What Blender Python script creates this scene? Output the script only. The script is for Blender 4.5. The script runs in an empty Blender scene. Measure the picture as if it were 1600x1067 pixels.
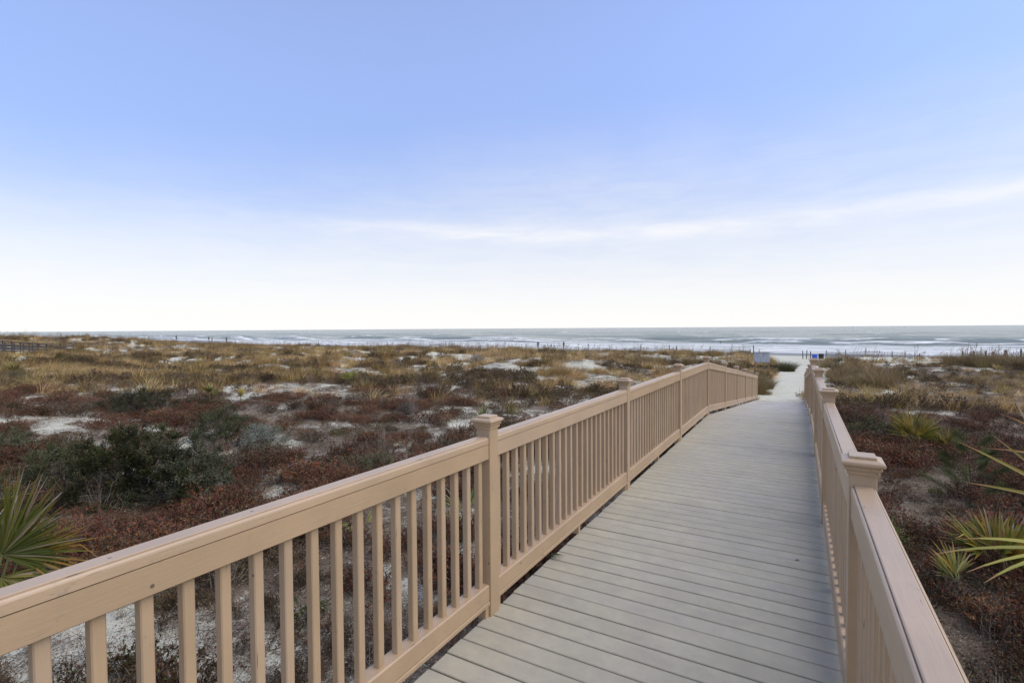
import bpy, math, random
import numpy as np
from mathutils import Vector, Matrix

random.seed(7)
RNG = np.random.default_rng(11)
R = math.radians
scene = bpy.context.scene
COL = scene.collection

# ------------------------------------------------------------------ camera
YAW, PITCH, ROLL, EYE = .5177, .0263, -.0067, 1.8256
cam_data = bpy.data.cameras.new('camera')
cam_data.sensor_width = 36.0
cam_data.lens = 789.75 / 1600 * 36
cam_data.clip_start = .05
cam_data.clip_end = 20000
cam = bpy.data.objects.new('camera', cam_data)
COL.objects.link(cam)
fwd = Vector((-math.sin(YAW) * math.cos(PITCH), math.cos(YAW) * math.cos(PITCH), -math.sin(PITCH)))
rgt = Vector((math.cos(YAW), math.sin(YAW), 0))
upv = rgt.cross(fwd)
r2 = rgt * math.cos(ROLL) + upv * math.sin(ROLL)
u2 = -rgt * math.sin(ROLL) + upv * math.cos(ROLL)
cam.matrix_world = Matrix(((r2.x, u2.x, -fwd.x, 0), (r2.y, u2.y, -fwd.y, 0), (r2.z, u2.z, -fwd.z, EYE), (0, 0, 0, 1)))
scene.camera = cam

# ------------------------------------------------------------------ view
scene.view_settings.view_transform = 'Standard'
scene.view_settings.look = 'None'
scene.view_settings.exposure = 0.70
scene.view_settings.gamma = 1.0
scene.view_settings.use_curve_mapping = False
scene.render.engine = 'CYCLES'
scene.cycles.max_bounces = 5
scene.cycles.diffuse_bounces = 3
scene.cycles.glossy_bounces = 2
scene.cycles.transmission_bounces = 2
scene.cycles.transparent_max_bounces = 4

# ------------------------------------------------------------------ node helper
class NT:
    def __init__(s, tree):
        s.t = tree; s.n = tree.nodes; s.l = tree.links
    def add(s, typ, **kw):
        nd = s.n.new(typ)
        for k, v in kw.items():
            if k == 'inp':
                for a, b in v.items():
                    nd.inputs[a].default_value = b
            else:
                setattr(nd, k, v)
        return nd
    def link(s, a, b): s.l.new(a, b)
    def val(s, x, sock):
        if isinstance(x, (int, float)): sock.default_value = x
        elif isinstance(x, tuple): sock.default_value = x
        else: s.l.new(x, sock)
    def math(s, op, a, b=None, c=None, clamp=False):
        nd = s.n.new('ShaderNodeMath'); nd.operation = op; nd.use_clamp = clamp
        s.val(a, nd.inputs[0])
        if b is not None: s.val(b, nd.inputs[1])
        if c is not None: s.val(c, nd.inputs[2])
        return nd.outputs[0]
    def mix(s, f, a, b, mode='MIX'):
        nd = s.n.new('ShaderNodeMix'); nd.data_type = 'RGBA'; nd.blend_type = mode; nd.clamp_factor = True
        s.val(f, nd.inputs[0])
        s.val(a if not isinstance(a, tuple) else (*a[:3], 1), nd.inputs[6])
        s.val(b if not isinstance(b, tuple) else (*b[:3], 1), nd.inputs[7])
        return nd.outputs[2]
    def noise(s, vec, scale, detail=4, rough=.55, dist=0):
        nd = s.n.new('ShaderNodeTexNoise')
        nd.inputs['Scale'].default_value = scale; nd.inputs['Detail'].default_value = detail
        nd.inputs['Roughness'].default_value = rough; nd.inputs['Distortion'].default_value = dist
        if vec is not None: s.l.new(vec, nd.inputs['Vector'])
        return nd.outputs[0]
    def ss(s, x, a, b, lo=0., hi=1.):
        nd = s.n.new('ShaderNodeMapRange'); nd.interpolation_type = 'SMOOTHSTEP'
        s.val(x, nd.inputs[0]); nd.inputs[1].default_value = a; nd.inputs[2].default_value = b
        nd.inputs[3].default_value = lo; nd.inputs[4].default_value = hi
        return nd.outputs[0]
    def mapping(s, vec, scale=(1, 1, 1), loc=(0, 0, 0), rot=(0, 0, 0)):
        nd = s.n.new('ShaderNodeMapping')
        nd.inputs['Scale'].default_value = scale; nd.inputs['Location'].default_value = loc; nd.inputs['Rotation'].default_value = rot
        s.l.new(vec, nd.inputs[0]); return nd.outputs[0]

# ------------------------------------------------------------------ world
SUN_EL, SUN_AZ = R(50), R(78)     # azimuth clockwise from +Y (towards +X)
world = bpy.data.worlds.new("World"); scene.world = world; world.use_nodes = True
w = NT(world.node_tree); w.n.clear()
sky = w.add('ShaderNodeTexSky', sky_type='NISHITA', sun_disc=False, sun_elevation=SUN_EL, sun_rotation=SUN_AZ,
            altitude=0, air_density=1.0, dust_density=.3, ozone_density=1.6)
tc = w.add('ShaderNodeTexCoord').outputs['Generated']
sep = w.add('ShaderNodeSeparateXYZ'); w.link(tc, sep.inputs[0])
X, Y, Z = sep.outputs
el = w.math('MULTIPLY', w.math('ARCSINE', Z), 57.2958)
az = w.math('MULTIPLY', w.math('ARCTAN2', X, Y), 57.2958)       # degrees from +Y
cx = w.add('ShaderNodeCombineXYZ'); w.link(w.math('MULTIPLY', az, .05), cx.inputs[0]); w.link(w.math('MULTIPLY', el, .05), cx.inputs[1])
az_el = cx.outputs[0]
wob = w.math('SUBTRACT', w.noise(az_el, 1.1, 5, .6), .5)
# veil of thin high cloud: its upper edge climbs towards +X
rise = w.math('MULTIPLY', w.math('POWER', w.math('MULTIPLY', w.math('ADD', w.math('COSINE', w.math('MULTIPLY', w.math('ADD', az, -105), .01745)), 1.0001), .5), 3.5), 42)  # veil's climb out of view, added to whiten the ambient light
hump = w.math('MULTIPLY', w.math('EXPONENT', w.math('MULTIPLY', w.math('POWER', w.math('MULTIPLY', w.math('ADD', az, 20), .0286), 2), -1)), 6.5)
edge = w.math('ADD', w.math('ADD', w.math('ADD', 12.0, hump), rise), w.math('MULTIPLY', wob, 6))
below = w.math('SUBTRACT', edge, el)                              # > 0 under the edge
fibre = w.noise(w.mapping(az_el, (1.2, 7, 1), rot=(0, 0, R(-14))), 2.2, 7, .62, .6)
veil = w.math('MULTIPLY', w.ss(below, -6.0, 9.0), w.ss(fibre, .15, .85, .30, .52))
haze = w.math('MAXIMUM', w.math('POWER', w.ss(el, -3, 27, 1, 0), 2.1), .17)
# one brighter streak
s_el = w.math('ADD', w.math('ADD', 10.6, w.math('MULTIPLY', w.math('SINE', w.math('MULTIPLY', w.math('ADD', az, -4), .075)), .5)), w.math('MULTIPLY', wob, 1.6))
sd = w.math('ABSOLUTE', w.math('SUBTRACT', el, s_el))
streak = w.math('MULTIPLY', w.ss(sd, 0, 1.5, 1, 0), w.ss(fibre, .2, .8, .25, .65))
streak = w.math('MULTIPLY', streak, w.ss(az, -62, -38))
streak = w.math('MULTIPLY', streak, w.ss(w.noise(w.mapping(az_el, (.6, .1, 1)), 2.0, 2), .22, .5))
a1 = w.math('SUBTRACT', 1, haze); a2 = w.math('SUBTRACT', 1, veil, clamp=True); a3 = w.math('SUBTRACT', 1, streak, clamp=True)
cover = w.math('SUBTRACT', 1, w.math('MULTIPLY', w.math('MULTIPLY', a1, a2), a3), clamp=True)
blue = w.mix(1.0, sky.outputs[0], (.80, .88, 1.16), 'MULTIPLY')
blue = w.mix(w.ss(el, 0, 30, .52, 0), blue, (0, 0, 0))   # hazy lower air is dimmer than the clear model
skycol = w.mix(cover, blue, (4.46, 4.40, 4.34))
bg = w.add('ShaderNodeBackground'); w.link(skycol, bg.inputs[0]); bg.inputs[1].default_value = .142
wo = w.add('ShaderNodeOutputWorld'); w.link(bg.outputs[0], wo.inputs[0])

sun_d = bpy.data.lights.new('sun', 'SUN'); sun_d.energy = 1.5; sun_d.angle = R(60); sun_d.color = (1, .88, .71)
sun = bpy.data.objects.new('sun', sun_d); COL.objects.link(sun)
sdir = Vector((math.sin(SUN_AZ) * math.cos(SUN_EL), math.cos(SUN_AZ) * math.cos(SUN_EL), math.sin(SUN_EL)))
sun.rotation_euler = sdir.to_track_quat('Z', 'Y').to_euler()
sun.location = sdir * 50

# ------------------------------------------------------------------ numpy noise
def _hash(ix, iy, seed):
    n = (ix.astype(np.int64) * 374761393 + iy.astype(np.int64) * 668265263 + seed * 974711) & 0xffffffff
    n = ((n ^ (n >> 13)) * 1274126177) & 0xffffffff
    return ((n ^ (n >> 16)) & 0xffffff) / float(0xffffff)
def vnoise(x, y, seed=0):
    x = np.asarray(x, float); y = np.asarray(y, float)
    ix = np.floor(x); iy = np.floor(y); fx = x - ix; fy = y - iy
    fx = fx * fx * (3 - 2 * fx); fy = fy * fy * (3 - 2 * fy)
    a = _hash(ix, iy, seed); b = _hash(ix + 1, iy, seed); c = _hash(ix, iy + 1, seed); d = _hash(ix + 1, iy + 1, seed)
    return (a * (1 - fx) + b * fx) * (1 - fy) + (c * (1 - fx) + d * fx) * fy
def fbm(x, y, scale, seed=0, oct=4, rough=.5):
    t = 0; amp = 1; tot = 0; f = 1 / scale
    for o in range(oct):
        t = t + amp * vnoise(np.asarray(x) * f + 17.3 * o, np.asarray(y) * f - 9.1 * o, seed + o); tot += amp; amp *= rough; f *= 2.03
    return t / tot
def sstep(a, b, x):
    t = np.clip((np.asarray(x, float) - a) / (b - a), 0, 1); return t * t * (3 - 2 * t)

# ------------------------------------------------------------------ layout of the walkway
XL, XR = -1.626, .182            # inner faces of the two railings
Y1L, Y1R, PITCHP = 2.62, 2.535, 2.82
YC = 2.573 + 3 * PITCHP          # crest
YEND = YC + 5 * PITCHP + .15
def deck_z(y):
    if y > YC: return -.104 * (y - YC)
    z = .008 * (YC - y)
    if y < 2.573: z += .0044 * (2.573 - y)
    return z

_by = [-400, 0, 15, 25, 35, 46, 60, 75, 90, 101, 130, 260, 9000]
_bz = [-1.0, -1.0, -1.08, -1.43, -1.62, -1.82, -2.1, -2.32, -2.6, -2.93, -3.6, -6, -9]
def ground_z(x, y):
    x = np.asarray(x, float); y = np.asarray(y, float)
    z = np.interp(y, _by, _bz)
    off = sstep(1.6, 7, np.abs(x + .72))
    land = 1 - sstep(78, 92, y)
    z = z + off * land * (.55 * (fbm(x, y, 11, 3) - .5) + .16 * (fbm(x, y, 2.2, 9) - .5))
    hum = sstep(24, 38, y - .25 * x) * (1 - sstep(72, 86, y)) * off
    z = z + hum * (1.5 * (fbm(x + 5, y * 1.4, 13, 21, 3) - .42) + .95 * (fbm(x, y * 1.3, 4, 31) - .5))
    z = z + 1.75 * sstep(88, 130, -x) * sstep(10, 30, y) * (1 - sstep(46, 70, y))
    z = z + 1.15 * sstep(140, 175, -x) * sstep(80, 90, y) * (1 - sstep(96, 104, y))
    z = z + .85 * np.exp(-(((x + 17) / 5.5) ** 2 + ((y - 35) / 3.5) ** 2)) + .6 * np.exp(-(((x + 38) / 9) ** 2 + ((y - 45) / 4) ** 2)) + .5 * np.exp(-(((x + 8) / 4) ** 2 + ((y - 44) / 4) ** 2))
    z = z + .45 * np.exp(-(((x - 14) / 9) ** 2 + ((y - 47) / 7) ** 2)) + .35 * np.exp(-(((x - 3.6) / 1.8) ** 2 + ((y - 34) / 5) ** 2))
    z = z + .04 * (1 - off) * (fbm(x, y, .9, 44) - .5) * sstep(25, 28, y)
    z = z + .085 * np.exp(-((y - 25.1) / 1.0) ** 2) * (1 - off) * sstep(.35, .7, fbm(x, y, .8, 47, 4))
    return z

# open sand patches: x, y, radius across view, radius along view (world metres)
PATCHES = [
    (-27.6, 11.9, 1.39, 2.14), (-24.0, 12.4, 0.93, 1.74), (-24.5, 7.5, 1.01, 1.26), (-19.5, 6.4, 0.74, 0.86), (-21.2, 6.2, 0.48, 0.52), (-20.4, 7.4, 0.36, 1.44), (-17.5, 5.6, 0.46, 0.57), (-16.3, 12.3, 0.72, 1.06), (-13.2, 9.1, 0.52, 0.84), (-12.3, 10.1, 0.71, 0.62), (-9.1, 8.6, 0.87, 0.77), (-8.7, 9.9, 0.47, 0.39), (-9.1, 7.5, 0.66, 0.97), (-8.7, 6.2, 0.33, 0.82), (-8.8, 11.4, 0.69, 0.77), (-6.9, 7.1, 0.81, 0.62), (-7.5, 9.9, 0.74, 0.79), (-8.3, 2.8, 0.59, 0.25), (-7.3, 2.0, 0.29, 0.25), (-11.8, 7.5, 0.37, 0.43), (-6.0, 6.8, 0.64, 0.39), (-4.0, 5.9, 0.3, 0.93), (-3.6, 4.1, 0.26, 0.41), (-5.8, 1.7, 0.21, 0.29), (-5.1, 2.5, 0.17, 0.25), (-4.4, 9.0, 0.36, 0.93), (-4.4, 4.5, 0.18, 0.26), (-19.3, 33.8, 0.75, 2.99), (-14.3, 29.1, 0.78, 2.56), (-19.0, 44.5, 1.5, 6.01), (-46.1, 69.2, 2.2, 8.78), (-51.3, 52.1, 1.19, 2.47), (-50.0, 53.2, 0.85, 1.93), (-55.4, 46.2, 0.97, 3.9), (-56.1, 65.9, 2.25, 9.0), (-59.3, 41.9, 1.11, 4.43), (-92.8, 49.3, 2.78, 8.32), (-92.7, 52.6, 2.2, 6.24), (-115.4, 53.8, 2.25, 1.84), (-135.4, 41.9, 3.73, 14.92), (-116.4, 33.9, 2.09, 2.17), (-91.4, 34.4, 0.72, 2.89), (-97.9, 40.8, 0.61, 2.42), (-49.4, 46.7, 1.1, 4.38), (-23.2, 65.0, 3.27, 8.39), (-17.3, 65.6, 3.15, 5.73), (7.7, 57.8, 2.91, 11.62), (11.4, 63.1, 2.96, 11.84), (3.7, 40.4, 1.04, 4.16), (3.4, 29.0, 1.24, 1.28), (2.5, 30.6, 0.79, 0.87), (4.9, 29.5, 0.84, 1.07), (8.9, 34.9, 1.25, 0.61), (6.3, 26.9, 0.97, 0.68), (-7.4, 55.8, 2.2, 8.32), (-5.1, 51.2, 1.98, 7.93),
]
def sand_mask(x, y):
    x = np.asarray(x, float); y = np.asarray(y, float)
    m = np.zeros(np.broadcast(x, y).shape)
    wx = x + 2.0 * (fbm(x, y, 1.5, 61, 5, .65) - .5); wy = y + 2.0 * (fbm(x, y, 1.5, 71, 5, .65) - .5)
    for px, py, ra, rb in PATCHES:
        d = math.hypot(px, py); ux, uy = px / d, py / d      # along view / across
        dx, dy = wx - px, wy - py
        far = .62 if d > 35 else 1.0
        al = (dx * ux + dy * uy) / (rb * far); ac = (-dx * uy + dy * ux) / (ra * far)
        m = np.maximum(m, 1 - sstep(.78, 1.25, np.sqrt(al * al + ac * ac)))
    m = m * (1 - .85 * sstep(.55, .62, fbm(x, y, .8, 99, 4)))
    # walking path in front of the boardwalk end, opening to the beach
    pc = np.interp(y, [25, 36, 46, 60, 80, 100], [-.75, -.45, .2, .6, .0, 0])
    pw = np.interp(y, [24, 27, 36, 46, 60, 75, 88], [.95, 1.0, 1.1, 1.9, 3.0, 5, 200])
    m = np.maximum(m, (1 - sstep(.8, 1.15, np.abs(wx * .6 + x * .4 - pc) / pw)) * (y > 23.5))
    m = np.maximum(m, sstep(78, 84, y + 5 * (fbm(x, y, 12, 81) - .5)))
    # scattered openings in the dunes
    n = fbm(x, y * 1.5, 3.4, 91, 4)
    depth = y * math.cos(YAW) - x * math.sin(YAW)
    m = np.maximum(m, sstep(.57, .62, n) * sstep(5, 9, depth) * .95 * (1 - (x > .3) * (y < 22)))
    n3 = fbm(x + 80, y * 1.6, 2.3, 97, 4)
    m = np.maximum(m, sstep(.59, .64, n3) * sstep(20, 27, depth))
    n2 = fbm(x + 30, y * 1.3, 7.5, 131, 3)
    m = np.maximum(m, sstep(.60, .66, n2) * sstep(44, 56, depth) * (1 - .7 * sstep(40, 80, -x)))
    n4 = fbm(x - 50, y * 1.2, 1.15, 117, 4)
    m = np.maximum(m, sstep(.515, .57, n4) * sstep(3, 5, depth) * (1 - sstep(20, 28, depth)) * (x < -2) * sstep(.40, .52, fbm(x, y, 6, 119, 2)))
    return m
#ENDTERRAIN

# ------------------------------------------------------------------ object helpers
def tag(o, label=None, category=None, group=None, kind=None):
    if label: o['label'] = label
    if category: o['category'] = category
    if group: o['group'] = group
    if kind: o['kind'] = kind
    return o
def empty(name, loc=(0, 0, 0), rotz=0):
    o = bpy.data.objects.new(name, None); COL.objects.link(o)
    o.location = loc; o.rotation_euler = (0, 0, rotz); o.empty_display_size = .1
    return o
def link(name, me, parent=None, loc=None, mat=None):
    o = bpy.data.objects.new(name, me); COL.objects.link(o)
    if parent: o.parent = parent
    if loc is not None: o.location = loc
    if mat is not None and not me.materials: me.materials.append(mat)
    return o
def inst(o, parent, loc, rotz=0):
    c = o.copy(); COL.objects.link(c); c.parent = parent; c.location = loc; c.rotation_euler = (0, 0, rotz)
    return c
def mk(name, v, f, mat=None, smooth=False, tint=None, mats=None, mi=None):
    me = bpy.data.meshes.new(name)
    v = np.asarray(v, dtype=np.float32)
    if isinstance(f, np.ndarray):
        n, k = f.shape
        me.vertices.add(len(v)); me.vertices.foreach_set('co', v.ravel())
        me.loops.add(n * k); me.loops.foreach_set('vertex_index', f.astype(np.int32).ravel())
        me.polygons.add(n); me.polygons.foreach_set('loop_start', np.arange(0, n * k, k, dtype=np.int32))
        me.update(calc_edges=True)
    else:
        me.from_pydata(v.tolist(), [], f)
    if smooth: me.polygons.foreach_set('use_smooth', np.ones(len(me.polygons), bool))
    if tint is not None:
        a = me.attributes.new('tint', 'FLOAT_COLOR', 'FACE')
        t = np.ones((len(me.polygons), 4), np.float32); t[:, :3] = tint
        a.data.foreach_set('color', t.ravel())
    if mats:
        for m in mats: me.materials.append(m)
        if mi is not None: me.polygons.foreach_set('material_index', np.asarray(mi, np.int32))
    elif mat: me.materials.append(mat)
    return me

class MB:
    """collects polygons for one mesh"""
    def __init__(s): s.v = []; s.f = []; s.c = []
    def poly(s, pts, faces, col=(1, 1, 1)):
        b = len(s.v); s.v += [tuple(p) for p in pts]; s.f += [[i + b for i in q] for q in faces]; s.c += [col] * len(faces)
    def box(s, x0, x1, y0, y1, z0, z1, col=(1, 1, 1)):
        s.poly([(x, y, z) for x in (x0, x1) for y in (y0, y1) for z in (z0, z1)],
               [(0, 1, 3, 2), (4, 6, 7, 5), (0, 4, 5, 1), (2, 3, 7, 6), (0, 2, 6, 4), (1, 5, 7, 3)], col)
    def extrude(s, prof, A, B):
        """profile of 2-d points placed by functions A(u, v) and B(u, v), closed and capped"""
        n = len(prof); pts = [A(*p) for p in prof] + [B(*p) for p in prof]
        s.poly(pts, [(i, (i + 1) % n, n + (i + 1) % n, n + i) for i in range(n)] + [tuple(range(n))[::-1], tuple(range(n, 2 * n))])
    def loft(s, rings, closed=True, cap=True, col=(1, 1, 1)):
        n = len(rings[0]); pts = [p for r in rings for p in r]; fc = []
        for k in range(len(rings) - 1):
            for i in range(n if closed else n - 1):
                j = (i + 1) % n; fc.append((k * n + i, k * n + j, (k + 1) * n + j, (k + 1) * n + i))
        if cap: fc += [tuple(range(n))[::-1], tuple(range((len(rings) - 1) * n, len(rings) * n))]
        s.poly(pts, fc, col)
    def tube(s, path, rad, n=6, col=(1, 1, 1)):
        path = [Vector(p) for p in path]; rings = []
        for i, p in enumerate(path):
            d = (path[min(i + 1, len(path) - 1)] - path[max(i - 1, 0)]).normalized()
            a = d.cross(Vector((0, 0, 1)) if abs(d.z) < .9 else Vector((1, 0, 0))).normalized(); b = d.cross(a)
            r = rad[i] if isinstance(rad, (list, tuple)) else rad
            rings.append([p + (a * math.cos(t) + b * math.sin(t)) * r for t in [2 * math.pi * k / n for k in range(n)]])
        s.loft(rings, col=col)
    def mesh(s, name, mat=None, smooth=False, tint=False):
        me = bpy.data.meshes.new(name); me.from_pydata([tuple(p) for p in s.v], [], s.f)
        if smooth: me.polygons.foreach_set('use_smooth', np.ones(len(me.polygons), bool))
        if tint:
            a = me.attributes.new('tint', 'FLOAT_COLOR', 'FACE')
            t = np.ones((len(s.f), 4), np.float32); t[:, :3] = np.array(s.c, np.float32); a.data.foreach_set('color', t.ravel())
        if mat: me.materials.append(mat)
        me.update(); return me

# vectorised builders ------------------------------------------------
def unit(a): return a / np.maximum(np.linalg.norm(a, axis=-1, keepdims=True), 1e-9)
def rhombs(c, d, n, L, W):
    """rhombic leaves: centre c, long axis d, roughly facing n"""
    d = unit(d); s = unit(np.cross(d, n)); L = np.asarray(L).reshape(-1, 1); W = np.asarray(W).reshape(-1, 1)
    v = np.stack([c - d * L * .5, c + s * W * .5 - d * L * .05, c + d * L * .5, c - s * W * .5 - d * L * .05], 1).reshape(-1, 3)
    f = np.arange(len(v)).reshape(-1, 4)
    return v, f
def sticks(p0, p1, r0, r1):
    """three-sided tapered twigs as quads"""
    d = unit(p1 - p0); ref = np.where(np.abs(d[:, 2:3]) < .9, np.array([[0, 0, 1.]]), np.array([[1., 0, 0]]))
    a = unit(np.cross(d, ref)); b = np.cross(d, a)
    r0 = np.asarray(r0).reshape(-1, 1) * np.ones((len(p0), 1)); r1 = np.asarray(r1).reshape(-1, 1) * np.ones((len(p0), 1))
    V = []
    for k in range(3):
        t = 2 * math.pi * k / 3; o = a * math.cos(t) + b * math.sin(t); V += [p0 + o * r0, p1 + o * r1]
    v = np.stack(V, 1).reshape(-1, 3); base = (np.arange(len(p0)) * 6)[:, None]
    f = np.concatenate([base + np.array([[0, 2, 3, 1]]), base + np.array([[2, 4, 5, 3]]), base + np.array([[4, 0, 1, 5]])], 1).reshape(-1, 4)
    return v, f
def blades(p, ang, lean, L, W, seg=3, droop=.6, face=None, rng=RNG):
    """tapered bent grass blades as quads; p (n,3), ang azimuth, lean initial lean from vertical"""
    n = len(p); h = np.stack([np.cos(ang), np.sin(ang), np.zeros(n)], 1); side = np.stack([-np.sin(ang), np.cos(ang), np.zeros(n)], 1)
    if face is not None: side = unit(side + face)
    pos = p.copy(); V = []; th = lean.copy()
    for k in range(seg + 1):
        ww = (W * (1 - (k / seg) ** 1.5) * .5 + .0006)[:, None]
        V += [pos - side * ww, pos + side * ww]
        st = (L / seg)[:, None]; pos = pos + (h * np.sin(th)[:, None] + np.array([[0, 0, 1.]]) * np.cos(th)[:, None]) * st; th = th + droop / seg * (1 + rng.random(n) * .6)
    v = np.stack(V, 1).reshape(-1, 3); m = 2 * (seg + 1); base = (np.arange(n) * m)[:, None]
    f = np.concatenate([base + np.array([[2 * k, 2 * k + 1, 2 * k + 3, 2 * k + 2]]) for k in range(seg)], 1).reshape(-1, 4)
    return v, f
def merge(parts):
    """[(v, f, col)] -> v, f, col"""
    V = []; F = []; C = []; b = 0
    for v, f, c in parts:
        V.append(v); F.append(f + b); b += len(v)
        c = np.asarray(c, float)
        if c.ndim == 1: c = np.tile(c, (len(f), 1))
        elif len(c) != len(f): c = np.repeat(c, len(f) // len(c), 0)
        C.append(c)
    return np.concatenate(V), np.concatenate(F), np.concatenate(C)
def pick_cols(n, cols, w=None, var=.25, rng=RNG):
    cols = np.array(cols, float); i = rng.choice(len(cols), n, p=w)
    return cols[i] * (1 + var * (rng.random((n, 1)) * 2 - 1))

# ------------------------------------------------------------------ materials
def new_mat(name):
    m = bpy.data.materials.new(name); m.use_nodes = True; t = NT(m.node_tree); b = t.n['Principled BSDF']
    return m, t, b
def setb(b, rough=.6, spec=.3, metal=0):
    b.inputs['Roughness'].default_value = rough; b.inputs['Specular IOR Level'].default_value = spec; b.inputs['Metallic'].default_value = metal
def obj_co(t): return t.add('ShaderNodeTexCoord').outputs['Object']
def bump(t, b, h, strength, dist=.01):
    nd = t.add('ShaderNodeBump'); nd.inputs['Strength'].default_value = strength; nd.inputs['Distance'].default_value = dist
    t.link(h, nd.inputs['Height']); t.link(nd.outputs[0], b.inputs['Normal']); return nd

def painted_wood(name, axis, base=(.445, .318, .192)):
    m, t, b = new_mat(name); co = obj_co(t); setb(b, .36, .6)
    rnd = t.add('ShaderNodeObjectInfo').outputs['Random']
    sc = {'y': (14, .9, 14), 'z': (14, 14, .9)}[axis]
    shift = t.add('ShaderNodeVectorMath', operation='ADD'); t.link(co, shift.inputs[0])
    cxyz = t.add('ShaderNodeCombineXYZ'); t.link(t.math('MULTIPLY', rnd, 37), cxyz.inputs[0]); t.link(t.math('MULTIPLY', rnd, 11), cxyz.inputs[2]); t.link(cxyz.outputs[0], shift.inputs[1])
    co2 = shift.outputs[0]
    grain = t.noise(t.mapping(co2, sc), 5.5, 6, .65, .3)
    blotch = t.noise(co2, 2.3, 4, .6)
    dirt = t.noise(co2, 14, 5, .7)
    c = t.mix(t.ss(blotch, .3, .7), tuple(x * .90 for x in base), tuple(x * 1.06 for x in base))
    c = t.mix(t.ss(grain, .25, .75, 0, .16), c, tuple(x * .78 for x in base))
    c = t.mix(t.ss(t.noise(t.mapping(co2, (1, 1, .25)), 6, 4, .6), .55, .75, 0, .30), c, (.34, .27, .19))
    c = t.mix(t.ss(dirt, .60, .74, 0, .45), c, (.22, .18, .14))
    # fine drying cracks along the grain
    cr = t.noise(t.mapping(co2, tuple(x * 1.0 for x in sc)), 9, 3, .5, .1)
    crm = t.math('MULTIPLY', t.ss(cr, .67, .71), t.ss(t.noise(co2, 4.5, 2), .5, .62))
    c = t.mix(crm, c, (.13, .10, .08))
    c = t.mix(t.math('MULTIPLY', t.math('SUBTRACT', rnd, .5), .16), c, (.75, .7, .65))
    # nail heads / knots
    vo = t.add('ShaderNodeTexVoronoi'); vo.inputs['Scale'].default_value = 6.5; t.link(co2, vo.inputs['Vector'])
    kn = t.ss(vo.outputs['Distance'], .040, .048, 1, 0)
    c = t.mix(t.math('MULTIPLY', kn, .8), c, (.08, .06, .05))
    if axis == 'y':
        # chips and split fibres on the weathered top faces
        v2 = t.add('ShaderNodeTexVoronoi', voronoi_dimensions='2D'); v2.inputs['Scale'].default_value = 4.6
        t.link(t.mapping(co, (1.6, 1, 1), rot=(0, 0, R(25))), v2.inputs['Vector'])
        nz = t.add('ShaderNodeSeparateXYZ'); t.link(t.add('ShaderNodeNewGeometry').outputs['Normal'], nz.inputs[0])
        ch = t.math('ADD', v2.outputs['Distance'], t.math('MULTIPLY', t.math('SUBTRACT', t.noise(co, 60, 3), .5), .06))
        chip = t.math('MULTIPLY', t.ss(ch, .020, .030, 1, 0), t.ss(nz.outputs[2], .8, .95))
        c = t.mix(chip, c, (.10, .075, .055))
    t.link(c, b.inputs['Base Color'])
    h = t.math('SUBTRACT', t.math('MULTIPLY', grain, .6), t.math('MULTIPLY', crm, 1.0))
    bump(t, b, h, .45, .005)
    return m
WOOD_Y = painted_wood('painted_wood_lengthwise', 'y')
WOOD_Z = painted_wood('painted_wood_upright', 'z')

def deck_material():
    m, t, b = new_mat('composite_decking'); co = obj_co(t); setb(b, .62, .25)
    rnd = t.add('ShaderNodeObjectInfo').outputs['Random']
    geo = t.add('ShaderNodeNewGeometry').outputs['Position']
    c3 = t.add('ShaderNodeCombineXYZ'); t.link(t.math('MULTIPLY', rnd, 57), c3.inputs[0]); t.link(t.math('MULTIPLY', rnd, 13), c3.inputs[1])
    sh = t.add('ShaderNodeVectorMath', operation='ADD'); t.link(co, sh.inputs[0]); t.link(c3.outputs[0], sh.inputs[1]); v = sh.outputs[0]
    m1 = t.noise(v, 3.2, 5, .65); m2 = t.noise(v, 11, 5, .7); m3 = t.noise(t.mapping(v, (1, 5, 1)), 38, 4, .6); m4 = t.noise(geo, .8, 3)
    c = t.mix(t.ss(m1, .3, .7), (.40, .368, .255), (.495, .46, .315))
    c = t.mix(t.ss(m2, .35, .72, 0, .45), c, (.36, .31, .25))
    c = t.mix(t.ss(t.noise(v, 7, 4, .6), .5, .75, 0, .4), c, (.31, .30, .25))
    c = t.mix(t.ss(m3, .2, .8, 0, .25), c, (.42, .41, .385))
    c = t.mix(t.ss(m4, .35, .7, 0, .3), c, (.29, .28, .25))
    # specks
    c = t.mix(t.ss(t.noise(v, 70, 3, .6), .68, .74, 0, .5), c, (.15, .14, .12))
    c = t.mix(t.ss(t.noise(t.mapping(v, loc=(4, 2, 0)), 46, 2, .6), .72, .78, 0, .5), c, (.58, .57, .53))
    # wind-blown sand dusting the lower end
    sy = t.add('ShaderNodeSeparateXYZ'); t.link(geo, sy.inputs[0])
    dust = t.math('MULTIPLY', t.ss(sy.outputs[1], 8, 20, .0, .75), t.ss(t.noise(geo, 2.2, 6, .7), .34, .6))
    c = t.mix(dust, c, (.60, .585, .55))
    c = t.mix(t.math('MULTIPLY', t.math('SUBTRACT', rnd, .5), .22, clamp=False), c, (.5, .48, .45))
    t.link(c, b.inputs['Base Color'])
    # darker, dirtier ends near the posts
    bump(t, b, t.math('ADD', m3, t.math('MULTIPLY', m2, .5)), .6, .004)
    return m
DECK = deck_material()

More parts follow.
